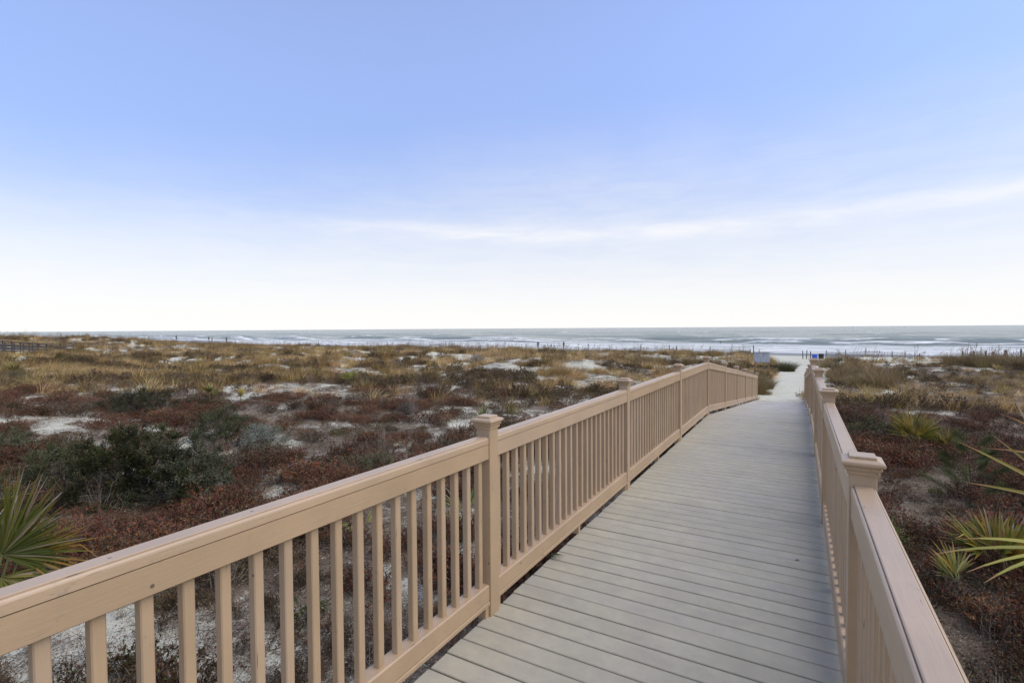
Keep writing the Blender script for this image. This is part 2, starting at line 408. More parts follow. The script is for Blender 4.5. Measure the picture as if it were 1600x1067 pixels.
def sand_material():
    m, t, b = new_mat('dune_sand'); setb(b, .85, .15)
    geo = t.add('ShaderNodeNewGeometry').outputs['Position']
    sp = t.add('ShaderNodeSeparateXYZ'); t.link(geo, sp.inputs[0])
    at = t.add('ShaderNodeAttribute', attribute_name='litter').outputs['Fac']
    n1 = t.noise(geo, .9, 5, .6); n2 = t.noise(geo, 9, 5, .7); n3 = t.noise(geo, 45, 4, .7); n4 = t.noise(geo, 2.6, 5, .65)
    c = t.mix(t.ss(n1, .3, .7), (.57, .56, .43), (.66, .65, .51))
    c = t.mix(t.ss(n2, .3, .75, 0, .4), c, (.50, .48, .375))
    c = t.mix(t.ss(n3, .54, .66, 0, .55), c, (.30, .24, .20))
    # plant litter: strong where plants grow, broken speckle elsewhere
    thr = t.math('ADD', t.math('MULTIPLY', n2, .45), t.math('MULTIPLY', n3, .55))
    lit = t.ss(t.math('ADD', thr, t.math('MULTIPLY', at, .24)), .585, .645)
    lc = t.mix(t.ss(n4, .35, .65), (.08, .052, .03), (.15, .11, .066))
    lc = t.mix(t.ss(n3, .45, .6), lc, (.25, .20, .135))
    c = t.mix(t.math('MULTIPLY', lit, .94), c, lc)
    # wet sand by the sea
    wet = t.ss(t.math('ADD', sp.outputs[1], t.math('MULTIPLY', t.noise(t.mapping(geo, (.03, .2, 1)), 1.5, 4), 8)), 87, 90.5)
    c = t.mix(wet, c, (.25, .255, .245))
    t.link(c, b.inputs['Base Color'])
    t.link(t.math('SUBTRACT', .85, t.math('MULTIPLY', wet, .15)), b.inputs['Roughness'])
    foot = t.add('ShaderNodeTexVoronoi'); foot.inputs['Scale'].default_value = 3.1; t.link(geo, foot.inputs['Vector'])
    hh = t.math('ADD', t.math('ADD', t.math('MULTIPLY', n2, .5), t.math('MULTIPLY', n3, .25)), t.math('MULTIPLY', t.ss(foot.outputs['Distance'], .0, .45), .5))
    bump(t, b, hh, .8, .07)
    return m
SAND = sand_material()

def leaf_material(name, trans=.25, rough=.55, vary=.35, spec=.25):
    m, t, b = new_mat(name); setb(b, rough, spec)
    tint = t.add('ShaderNodeAttribute', attribute_name='tint').outputs['Color']
    rnd = t.add('ShaderNodeObjectInfo').outputs['Random']
    hs = t.add('ShaderNodeHueSaturation'); t.link(tint, hs.inputs['Color'])
    t.link(t.math('ADD', 1 - vary, t.math('MULTIPLY', rnd, vary * 2)), hs.inputs['Value'])
    t.link(t.math('ADD', .485, t.math('MULTIPLY', t.math('FRACT', t.math('MULTIPLY', rnd, 7.13)), .03)), hs.inputs['Hue'])
    c = hs.outputs[0]; t.link(c, b.inputs['Base Color'])
    tr = t.add('ShaderNodeBsdfTranslucent'); t.link(c, tr.inputs[0])
    mx = t.add('ShaderNodeMixShader'); mx.inputs[0].default_value = trans
    t.link(b.outputs[0], mx.inputs[1]); t.link(tr.outputs[0], mx.inputs[2])
    t.link(mx.outputs[0], t.n['Material Output'].inputs[0])
    return m
LEAF = leaf_material('leaves_and_twigs', .15, .6, .45, .15)
GRASS = leaf_material('grass_blades', .25, .6, .4)
PALM = leaf_material('palmetto_leaf', .3, .5, .12, .28)

def plain(name, col, rough=.7, spec=.3, var=.15, scale=8):
    m, t, b = new_mat(name); setb(b, rough, spec); co = obj_co(t)
    n = t.noise(co, scale, 5, .65)
    t.link(t.mix(t.ss(n, .3, .7), tuple(x * (1 - var) for x in col), tuple(min(1, x * (1 + var)) for x in col)), b.inputs['Base Color'])
    bump(t, b, n, .3, .004); return m
GREYWOOD = plain('weathered_grey_wood', (.17, .155, .14), .8)
DARKWOOD = plain('dark_weathered_wood', (.075, .07, .07), .8)
POSTWOOD = plain('treated_pine_post', (.30, .19, .10), .75)
FENCEWOOD = plain('sand_fence_wood', (.20, .155, .13), .8)
BLUE = plain('blue_plastic', (.02, .10, .55), .4, .5, .08)
BLACKMESH = plain('black_netting', (.03, .03, .035), .7)
WHITEBAG = plain('white_plastic_bag', (.75, .76, .78), .4, .4)
RUST = plain('wire', (.12, .10, .09), .5)
UNDER = plain('joist_wood', (.20, .17, .13), .8)

# ------------------------------------------------------------------ ground
def axis(a, segs):
    out = [a]
    for b, n in segs: out += list(np.linspace(out[-1], b, n + 1)[1:])
    return np.array(out)
def grid_mesh(name, xs, ys, zf, mat):
    gx, gy = np.meshgrid(xs, ys); gz = zf(gx, gy); nx, ny = len(xs), len(ys)
    v = np.stack([gx, gy, gz], 2).reshape(-1, 3); i = np.arange(nx * ny).reshape(ny, nx)
    f = np.stack([i[:-1, :-1], i[:-1, 1:], i[1:, 1:], i[1:, :-1]], 2).reshape(-1, 4)
    return mk(name, v, f, mat, True), gx, gy, gz
gxs = axis(-9000, [(-1200, 6), (-400, 10), (-190, 35), (-90, 70), (-35, 110), (-12, 120), (8, 150), (30, 90), (80, 60), (400, 30), (9000, 8)])
gys = axis(-400, [(-40, 6), (-4, 14), (20, 150), (50, 150), (106, 170), (180, 20), (9000, 12)])
gme, gx, gy, gz = grid_mesh('ground', gxs, gys, ground_z, SAND)
SM = sand_mask(gx, gy)
lit = np.clip(1.0 - SM * 1.25, 0, 1) * (1 - sstep(74, 86, gy)) * (.72 + .5 * (fbm(gx, gy, 1.1, 5) - .3))
a = gme.attributes.new('litter', 'FLOAT', 'POINT'); a.data.foreach_set('value', lit.ravel().astype(np.float32))
ground = link('ground', gme); tag(ground, 'pale dune sand ground with brown plant litter sloping to the beach', kind='structure')

# ------------------------------------------------------------------ sea
SEA = -2.93
def sea_fields(x, y):
    z = np.full(x.shape, SEA); foam = np.zeros(x.shape); bright = np.zeros(x.shape)
    rows = [(106, .07, 1.2, .85), (112, .12, 1.6, .8), (119, .17, 1.8, .75), (128, .26, 2.0, .7), (138, .40, 2.4, .6), (150, .75, 2.8, .5), (166, 1.0, 3.4, .38),
            (188, .85, 4.5, .16), (214, .7, 5, .08), (245, .6, 6, .03), (280, .55, 7, 0), (320, .55, 8, 0), (370, .5, 9, 0), (430, .5, 10, 0), (500, .5, 12, 0)]
    for k, (y0, A, wd, fm) in enumerate(rows):
        yc = y0 + 9 * (fbm(x, x * 0 + k * 7.7, 60, 200 + k, 3) - .5) * min(1.6, .25 + (y0 - 100) / 60)
        amp = sstep(.42, .62, fbm(x, x * 0 + k * 3.1, 32 if y0 > 135 else 20, 300 + k, 3))
        d = y - yc
        shape = np.where(d < 0, np.exp(-(d / wd) ** 2), np.exp(-(d / (wd * 3.2)) ** 2))
        z = z + 1.35 * A * shape * (.12 + .88 * amp)
        brk = sstep(1 - fm - .1, 1 - fm + .12, fbm(x + 40, x * 0 + k * 5.3, 15, 400 + k, 3) + .28)
        foam = np.maximum(foam, brk * np.where(d < 0, np.exp(-(d / (wd * 1.6)) ** 2), np.exp(-(d / (wd * 1.2)) ** 2)))
    zone = 1 - sstep(150, 178, y + 24 * (fbm(x, y * 0, 45, 500, 3) - .5))
    face = np.clip((z - SEA) * 1.1, 0, 1)
    foam = np.maximum(foam, zone * (.92 - .85 * face * sstep(125, 150, y)))
    z = z + (.05 * (fbm(x, y, 2.5, 600, 3) - .5) + .10 * (fbm(x, y, 7, 610, 3) - .5)) * sstep(101, 112, y)
    z = z - .25 * (1 - sstep(98.5, 104, y + 2.2 * (fbm(x, y * 0, 14, 620, 2) - .5)))
    return z, foam
sxs = axis(-9000, [(-1500, 8), (-500, 20), (-260, 60), (90, 200), (300, 40), (9000, 12)])
sys_ = axis(96, [(180, 190), (300, 120), (520, 90), (1500, 30), (12000, 16)])
SF = {}
def sea_z(x, y):
    z, f = sea_fields(x, y); SF['f'] = f; return z
m, t, b = new_mat('sea_water'); setb(b, .25, .26)
geo = t.add('ShaderNodeNewGeometry').outputs['Position']; sp = t.add('ShaderNodeSeparateXYZ'); t.link(geo, sp.inputs[0])
fa = t.add('ShaderNodeAttribute', attribute_name='foam').outputs['Fac']
fn = t.noise(t.mapping(geo, (.10, .55, .6)), 1.0, 7, .68, .5)
fn2 = t.noise(t.mapping(geo, (.5, 1.6, 1.6)), 1.0, 5, .7)
fm = t.ss(t.math('ADD', t.math('MULTIPLY', fa, .75), t.math('MULTIPLY', t.math('ADD', t.math('MULTIPLY', fn, .6), t.math('MULTIPLY', fn2, .4)), 1.35)), 1.18, 1.52)
tone = t.noise(t.mapping(geo, (.012, .05, 1)), 1.0, 5, .6)
wc = t.mix(t.ss(tone, .3, .7), (.13, .165, .115), (.20, .235, .175))
# suspended sand lightens the shallows
wc = t.mix(t.ss(sp.outputs[1], 110, 210, .55, 0), wc, (.30, .32, .285))
t.link(t.mix(fm, wc, (.93, .925, .85)), b.inputs['Base Color'])
t.link(t.math('ADD', .16, t.math('MULTIPLY', fm, .6)), b.inputs['Roughness'])
b.inputs['IOR'].default_value = 1.33
wn = t.math('ADD', t.noise(t.mapping(geo, (.25, .9, 1)), 1.0, 6, .62), t.math('MULTIPLY', t.noise(t.mapping(geo, (.04, .16, 1)), 1.0, 5, .6), 3.0))
bump(t, b, wn, .75, .9)
WATER = m
sme, sgx, sgy, sgz = grid_mesh('sea', sxs, sys_, sea_z, WATER)
a = sme.attributes.new('foam', 'FLOAT', 'POINT'); a.data.foreach_set('value', SF['f'].ravel().astype(np.float32))
tag(link('sea', sme), 'grey green sea with white surf rolling to the beach', kind='structure')

# ------------------------------------------------------------------ boardwalk
bw = tag(empty('boardwalk', (-.72, -1.0, 0)), 'long grey composite plank boardwalk rising then sloping down to the sand', 'boardwalk')
XD0, XD1 = XL - .024, XR + .024
BP, GAP, TH = .1455, .0095, .026
hw = (BP - GAP) / 2
prof = [(-hw, -TH), (-hw, -.004), (-hw + .004, 0), (hw - .004, 0), (hw, -.004), (hw, -TH)]
mb = MB(); mb.extrude(prof, lambda u, v: (XD0, u, v), lambda u, v: (XD1, u, v)); plank_me = mb.mesh('plank', DECK)
first = None; k = 0
y = 2.599 + BP / 2 - 26 * BP
while y < YEND - .05:
    o = first.copy() if first else bpy.data.objects.new('plank', plank_me)
    COL.objects.link(o); o.parent = bw; first = first or o
    o.location = (random.uniform(-.003, .003) + .72, y + 1.0 + random.uniform(-.0012, .0012), deck_z(y) + random.uniform(-.0012, .0012))
    sl = (deck_z(y + .05) - deck_z(y - .05)) / .1
    o.rotation_euler = (math.atan(sl), random.uniform(-.0006, .0006), random.uniform(-.0008, .0008))
    y += BP; k += 1
for xx in (XD0 + .06, -.72, XD1 - .06):
    for y0, y1 in ((-1.1, YC), (YC, YEND - .1)):
        mb = MB(); z0, z1 = deck_z(y0) - TH - .002, deck_z(y1) - TH - .002
        mb.extrude([(-.02, -.19), (-.02, 0), (.02, 0), (.02, -.19)], lambda u, v: (xx + u + .72, y0 + 1.0, z0 + v), lambda u, v: (xx + u + .72, y1 + 1.0, z1 + v))
        link('joist', mb.mesh('joist', UNDER), bw)
mb = MB(); mb.box(-.07, .07, -.07, .07, -1.6, 0); pile_me = mb.mesh('piling', UNDER)
for k in range(-1, 7):
    for xx in (XD0 + .25, XD1 - .25):
        yy = Y1L + k * PITCHP; link('piling', pile_me, bw, (xx + .72, yy + 1.0, deck_z(yy) - TH - .19))

# railing pieces -----------------------------------------------------
PH = .048
ZT, ZF, ZB = 1.096, .965, .07
CAPH = .0435
cap_half = [(-CAPH, ZT - .037), (-CAPH, ZT - .010), (-CAPH + .0015, ZT - .005), (-CAPH + .0055, ZT - .001), (-CAPH + .0090, ZT), (-CAPH + .0090, ZT - .0035), (-CAPH + .0118, ZT - .0035), (-CAPH + .0120, ZT + .003), (-CAPH + .0150, ZT + .005)]
cap_prof = cap_half + [(-a_, b_) for a_, b_ in cap_half[::-1]]
fas_prof = [(-.0425, ZF + .003), (-.0425, ZT - .0405), (.0425, ZT - .0405), (.0425, ZF + .003), (.0395, ZF), (-.0395, ZF)]
bot_prof = [(-.0405, .100), (-.0405, .190), (-.034, .197), (.034, .197), (.0405, .190), (.0405, .100)]
strip_prof = [(-.044, .072), (-.044, .090), (-.040, .0965), (.040, .0965), (.044, .090), (.044, .072), (.041, ZB), (-.041, ZB)]
def prism(name, hx, hy, z0, z1, ch, mat):
    mb = MB(); p = [(-hx, -hy + ch), (-hx, hy - ch), (-hx + ch, hy), (hx - ch, hy), (hx, hy - ch), (hx, -hy + ch), (hx - ch, -hy), (-hx + ch, -hy)]
    mb.extrude(p, lambda u, v: (u, v, z0), lambda u, v: (u, v, z1)); return mb.mesh(name, mat)
post_me = prism('post', PH, PH, -.40, ZT + .056, .003, WOOD_Z)
bal_me = prism('baluster', .0185, .0185, .190, ZF + .02, .004, WOOD_Z)
block_me = prism('support_block', .030, .019, -.002, .074, .002, WOOD_Z)
mb = MB()
pr = [(.0495, -.004), (.0495, 0), (.0550, .0015), (.0575, .010), (.0575, .0135), (.0545, .0145), (.0545, .0185), (.0610, .0200), (.0650, .0270), (.0650, .0310), (.0615, .0320), (.0615, .0365), (.0700, .0380), (.0745, .0430), (.0745, .0510), (.0715, .0560), (.0690, .0570), (.0500, .0640), (.0470, .0640), (.0470, .0730), (.0445, .0755)]
def sq(r, z, ch=.0015):
    return [(-r, -r + ch, z), (-r, r - ch, z), (-r + ch, r, z), (r - ch, r, z), (r, r - ch, z), (r, -r + ch, z), (r - ch, -r, z), (-r + ch, -r, z)][::-1]
mb.loft([sq(r, z) for r, z in pr]); cap_me = mb.mesh('post_cap', WOOD_Y)

def railing(xin, y1, side, label):
    xc = xin + side * PH
    root = tag(empty('railing', (xc, y1 - PITCHP, 0)), label, 'railing', 'painted railings along the boardwalk')
    ox, oy = xc, y1 - PITCHP
    P = {}
    for k in range(-1, 9):
        yc = y1 + k * PITCHP; z = deck_z(yc)
        j = random.uniform(-.002, .002)
        p = link('post', post_me, root, (j, yc - oy, z)); c = link('post_cap', cap_me, p, (0, 0, ZT + .052))
        c.rotation_euler = (0, 0, random.choice([0, math.pi / 2, math.pi]) + random.uniform(-.02, .02))
        for s in (-1, 1):
            if (k == -1 and s < 0) or (k == 8 and s > 0): continue
            yb = yc + s * (PH + .020); link('support_block', block_me, root, (-side * .006, yb - oy, deck_z(yb)))
        if k == 8: break
        ya, yb = yc + PH + .001, yc + PITCHP - PH - .001
        # each rail is straight between posts
        za, zb_ = deck_z(yc), deck_z(yc + PITCHP)
        if yc < YC < yc + PITCHP: pass
        zz = lambda yy: za + (zb_ - za) * (yy - yc) / PITCHP
        za1, zb1 = zz(ya) + random.uniform(-.002, .002), zz(yb) + random.uniform(-.002, .002)
        for nm, pf in (('handrail_cap', cap_prof), ('top_rail', fas_prof), ('bottom_rail', bot_prof), ('base_strip', strip_prof)):
            mb = MB(); mb.extrude(pf, lambda u, v: (u, ya - oy, za1 + v), lambda u, v: (u, yb - oy, zb1 + v))
            me = mb.mesh(nm, WOOD_Y); link(nm, me, root)
        ym = (ya + yb) / 2; link('support_block', block_me, root, (-side * .006, ym - oy, deck_z(ym)))
        n = 23; step = (yb - ya) / n
        for i in range(n):
            yy = ya + step * (i + .5)
            b_ = link('baluster', bal_me, root, (random.uniform(-.0015, .0015), yy - oy + random.uniform(-.002, .002), zz(yy)))
            b_.rotation_euler = (0, random.uniform(-.0015, .0015), random.uniform(-.02, .02))
    return root
rail_l = railing(XL, Y1L, -1, 'tan painted railing on the inland side with the green palmetto behind its first bay')
rail_r = railing(XR, Y1R, 1, 'tan painted railing whose large square post cap stands beside the russet scrub and pine sapling')
rail_l['label'] = 'tan painted railing in front of the dark evergreen shrubs, climbing away in nine bays'

# ------------------------------------------------------------------ stuff scattering
def scatter(name, label, variants, pts, rot, scl, mat):
    """one object: variants (v, f, col) instanced on points by geometry nodes"""
    V = []; F = []; C = []; vid = []; b = 0
    for k, (v, f, c) in enumerate(variants):
        V.append(v); F.append(f + b); C.append(c); vid += [k] * len(v); b += len(v)
    n = len(pts); V.append(pts); vid += [-1] * n
    v = np.concatenate(V); f = np.concatenate(F); c = np.concatenate(C)
    me = mk(name, v, f, mat, False, c)
    tot = len(v)
    def attr(nm, typ, arr, key):
        a = me.attributes.new(nm, typ, 'POINT'); a.data.foreach_set(key, arr)
    attr('vid', 'INT', np.array(vid, np.int32), 'value')
    pk = np.zeros(tot, np.int32); pk[b:] = RNG.integers(0, len(variants), n); attr('pick', 'INT', pk, 'value')
    rr = np.zeros((tot, 3), np.float32); rr[b:] = rot; attr('rot', 'FLOAT_VECTOR', rr.ravel(), 'vector')
    ss_ = np.ones((tot, 3), np.float32); ss_[b:] = scl; attr('scl', 'FLOAT_VECTOR', ss_.ravel(), 'vector')
    o = link(name, me); tag(o, label, kind='stuff')
    key = len(variants)
    tr = SCATTER.get(key)
    if tr is None:
        tr = bpy.data.node_groups.new('scatter_%d' % key, 'GeometryNodeTree')
        tr.interface.new_socket('Geometry', in_out='INPUT', socket_type='NodeSocketGeometry')
        tr.interface.new_socket('Geometry', in_out='OUTPUT', socket_type='NodeSocketGeometry')
        N = tr.nodes; Lk = tr.links
        gi = N.new('NodeGroupInput'); go = N.new('NodeGroupOutput')
        def named(nm, typ):
            a = N.new('GeometryNodeInputNamedAttribute'); a.data_type = typ; a.inputs[0].default_value = nm
            return [s for s in a.outputs if s.enabled][0]
        vidn = named('vid', 'INT')
        def sepv(kk):
            cmp = N.new('FunctionNodeCompare'); cmp.data_type = 'INT'; cmp.operation = 'EQUAL'
            ins = [s for s in cmp.inputs if s.enabled]; Lk.new(vidn, ins[0]); ins[1].default_value = kk
            s = N.new('GeometryNodeSeparateGeometry'); s.domain = 'POINT'
            Lk.new(gi.outputs[0], s.inputs[0]); Lk.new(cmp.outputs[0], s.inputs[1]); return s.outputs[0]
        jn = N.new('GeometryNodeJoinGeometry')
        for kk in range(key):
            g = N.new('GeometryNodeGeometryToInstance'); Lk.new(sepv(kk), g.inputs[0]); Lk.new(g.outputs[0], jn.inputs[0])
        ip = N.new('GeometryNodeInstanceOnPoints')
        Lk.new(sepv(-1), ip.inputs['Points']); Lk.new(jn.outputs[0], ip.inputs['Instance'])
        ip.inputs['Pick Instance'].default_value = True
        Lk.new(named('pick', 'INT'), ip.inputs['Instance Index'])
        e2r = N.new('FunctionNodeEulerToRotation'); Lk.new(named('rot', 'FLOAT_VECTOR'), e2r.inputs[0]); Lk.new(e2r.outputs[0], ip.inputs['Rotation'])
        Lk.new(named('scl', 'FLOAT_VECTOR'), ip.inputs['Scale'])
        Lk.new(ip.outputs[0], go.inputs[0])
        SCATTER[key] = tr
    md = o.modifiers.new('scatter', 'NODES'); md.node_group = tr
    return o
SCATTER = {}

# plant clumps: each returns (v, f, col) ------------------------------
RUSSET = [(.26, .088, .042), (.19, .068, .036), (.34, .14, .06), (.14, .06, .036), (.26, .15, .085)]
TWIG = [(.26, .205, .15), (.155, .12, .085), (.42, .35, .26), (.105, .078, .052)]
HD = .74
def heath(seed, n=46, rad=.24, ht=.20, leaves=13, cols=RUSSET, lw=None, leafL=.022, green=.06, twig=TWIG):
    g = np.random.default_rng(seed); ang = g.random(n) * 6.283; out = g.random(n) ** .6 * rad
    p0 = np.stack([np.cos(ang) * out * .35, np.sin(ang) * out * .35, np.full(n, -.03)], 1)
    h = ht * (.45 + .7 * g.random(n)) * (1 - .45 * (out / rad) ** 2)
    p2 = np.stack([np.cos(ang) * out, np.sin(ang) * out, h], 1)
    p1 = (p0 + p2) / 2 + (g.random((n, 3)) - .5) * .06 + np.array([0, 0, .02])
    parts = []
    v, f = sticks(p0, p1, .0022, .0017); parts.append((v, f, np.repeat(pick_cols(n, twig, rng=g), 3, 0)))
    v, f = sticks(p1, p2, .0017, .0010); parts.append((v, f, np.repeat(pick_cols(n, twig, rng=g), 3, 0)))
    # side twigs
    m = n * 3; i = g.integers(0, n, m); t = g.random((m, 1)) ** .7
    b0 = p1[i] * (1 - t) + p2[i] * t; dr = unit(g.normal(size=(m, 3)) + np.array([0, 0, .5])) * (.03 + .06 * g.random((m, 1)))
    b1 = b0 + dr; b1[:, 2] = np.maximum(b1[:, 2], .005)
    v, f = sticks(b0, b1, .0011, .0007); parts.append((v, f, np.repeat(pick_cols(m, twig, rng=g), 3, 0)))
    k = n * leaves; i = g.integers(0, m, k); t = g.random((k, 1)); c = b0[i] * (1 - t) + b1[i] * t + (g.random((k, 3)) - .5) * .012
    v, f = rhombs(c, g.normal(size=(k, 3)) + np.array([0, 0, .3]), g.normal(size=(k, 3)), leafL * (.6 + .8 * g.random(k)), leafL * .5 * (.6 + .8 * g.random(k)))
    lc = pick_cols(k, cols, lw, rng=g)
    gm = g.random(k) < green; lc[gm] = pick_cols(int(gm.sum()), [(.10, .13, .04), (.20, .19, .05)], rng=g)
    parts.append((v, f, lc))
    v, f, c = merge(parts); return v, f, c * HD
def tuft(seed, n=70, rad=.12, L=.5, W=.007, cols=((.42, .30, .17),), lean=.5, droop=.9, wind=.5, wdir=0.35):
    g = np.random.default_rng(seed); a = g.random(n) * 6.283; r = g.random(n) ** .5 * rad
    p = np.stack([np.cos(a) * r, np.sin(a) * r, np.full(n, -.02)], 1)
    hx = np.cos(a) * (r / rad) * .8 + wind * math.cos(wdir) + g.normal(size=n) * .25; hy = np.sin(a) * (r / rad) * .8 + wind * math.sin(wdir) + g.normal(size=n) * .25
    ang = np.arctan2(hy, hx); ln = lean * np.hypot(hx, hy) * (.4 + g.random(n))
    v, f = blades(p, ang, ln, L * (.5 + .6 * g.random(n)), W * (.7 + .6 * g.random(n)), 3, droop, (g.random((n, 3)) - .5) * 1.2, g)
    return merge([(v, f, np.repeat(pick_cols(n, cols, rng=g), 3, 0))])
def twigs(seed, n=26, rad=.22, cols=TWIG):
    """tangle of fallen dead twigs and curled stems"""
    g = np.random.default_rng(seed); parts = []
    p = np.stack([(g.random(n) - .5) * 2 * rad, (g.random(n) - .5) * 2 * rad, g.random(n) * .02], 1)
    a = g.random(n) * 6.283; q = p
    for s in range(3):
        a = a + g.normal(size=n) * .9; st = (.03 + .07 * g.random(n))[:, None]
        q2 = q + np.stack([np.cos(a), np.sin(a), g.normal(size=n) * .45], 1) * st; q2[:, 2] = np.clip(q2[:, 2], 0, .11)
        v, f = sticks(q, q2, .0019 - .0004 * s, .0016 - .0004 * s); parts.append((v, f, np.repeat(pick_cols(n, cols, rng=g), 3, 0))); q = q2
    k = n * 5; i = g.integers(0, n, k); c = q[i] + (g.random((k, 3)) - .5) * np.array([.14, .14, .02]); c[:, 2] = np.abs(c[:, 2]) * .5 + .004
    v, f = rhombs(c, g.normal(size=(k, 3)) * np.array([1, 1, .3]), np.array([[0, 0, 1.]]) + g.normal(size=(k, 3)) * .5, .012 + .014 * g.random(k), .005 + .007 * g.random(k))
    parts.append((v, f, pick_cols(k, [(.22, .15, .11), (.12, .08, .06), (.34, .27, .2), (.17, .08, .06)], rng=g)))
    return merge(parts)
def oats(seed, n=5):
    g = np.random.default_rng(seed); parts = []
    for i in range(n):
        a = g.random() * 6.283; b0 = np.array([[g.normal() * .15, g.normal() * .15, 0]]); H = .8 + .6 * g.random()
        tip = b0 + np.array([[.12 * math.cos(a) + .14, .12 * math.sin(a), H]]); mid = (b0 + tip) / 2 + np.array([[-.03, 0, .04]])
        col = np.array([(.22, .16, .10)])
        v, f = sticks(b0, mid, .006, .005); parts.append((v, f, np.repeat(col, 3, 0)))
        v, f = sticks(mid, tip, .005, .004); parts.append((v, f, np.repeat(col, 3, 0)))
        k = 16; t = g.random((k, 1)); c = tip + (t - .75) * np.array([[.04, 0, .22]]) + g.normal(size=(k, 3)) * np.array([.018, .018, .01])
        v, f = rhombs(c, np.array([[.5, 0, -1.]]) + g.normal(size=(k, 3)) * .3, g.normal(size=(k, 3)), .04 + .02 * g.random(k), .012 + .008 * g.random(k))
        parts.append((v, f, pick_cols(k, [(.30, .22, .13), (.2, .14, .09)], rng=g)))
    return merge(parts)

def in_view(x, y, margin=9):
    ang = np.degrees(np.arctan2(x, y)) + math.degrees(YAW)
    return np.abs(ang) < 45.4 + margin
def candidates(dens, dmin, dmax, xr=(-230, 75), yr=(-3, 88), margin=9, seed=0):
    """random ground points: density per m2 within depth band, limited to the wedge a viewer near the camera sees"""
    g = np.random.default_rng(seed)
    x0 = max(xr[0], -dmax * 1.75 - 6); x1 = min(xr[1], dmax * .6 + 8); y0, y1 = yr[0], min(yr[1], dmax * 1.25 + 6)
    n = int(dens * (x1 - x0) * (y1 - y0)); x = x0 + g.random(n) * (x1 - x0); y = y0 + g.random(n) * (y1 - y0)
    depth = y * math.cos(YAW) - x * math.sin(YAW)
    vx, vy = x + 1.2 * math.sin(-YAW) , y + 1.2 * math.cos(YAW)
    k = (depth > dmin) & (depth <= dmax) & in_view(x, y + 1.2, margin)
    x, y, depth = x[k], y[k], depth[k]
    k = ~((x > XL - .25) & (x < XR + .25) & (y < YEND + .05)) & ~((np.abs(x - np.interp(y, [25, 36, 46, 60], [-.75, -.45, .2, .6])) < np.interp(y, [24, 36, 46, 60, 75], [1.0, 1.1, 1.8, 2.8, 4])) & (y > 24))
    return x[k], y[k], depth[k], g
def place(x, y, g, smin, smax, tilt=.12, sink=0.0, zs=1.0):
    n = len(x); pts = np.stack([x, y, ground_z(x, y) - sink], 1)
    rot = np.stack([g.normal(size=n) * tilt, g.normal(size=n) * tilt, g.random(n) * 6.283], 1)
    s = smin + (smax - smin) * g.random(n); scl = np.stack([s, s, s * zs * (.8 + .4 * g.random(n))], 1)
    return pts, rot, scl

BANDS = [(0, 12), (12, 30), (30, 110)]
def species_fields(x, y, depth):
    sm = sand_mask(x, y)
    red = 1 - sstep(19, 27, depth + 7 * sstep(0, 3, x) + 12 * (fbm(x, y, 9, 151, 3) - .5))
    return sm, red

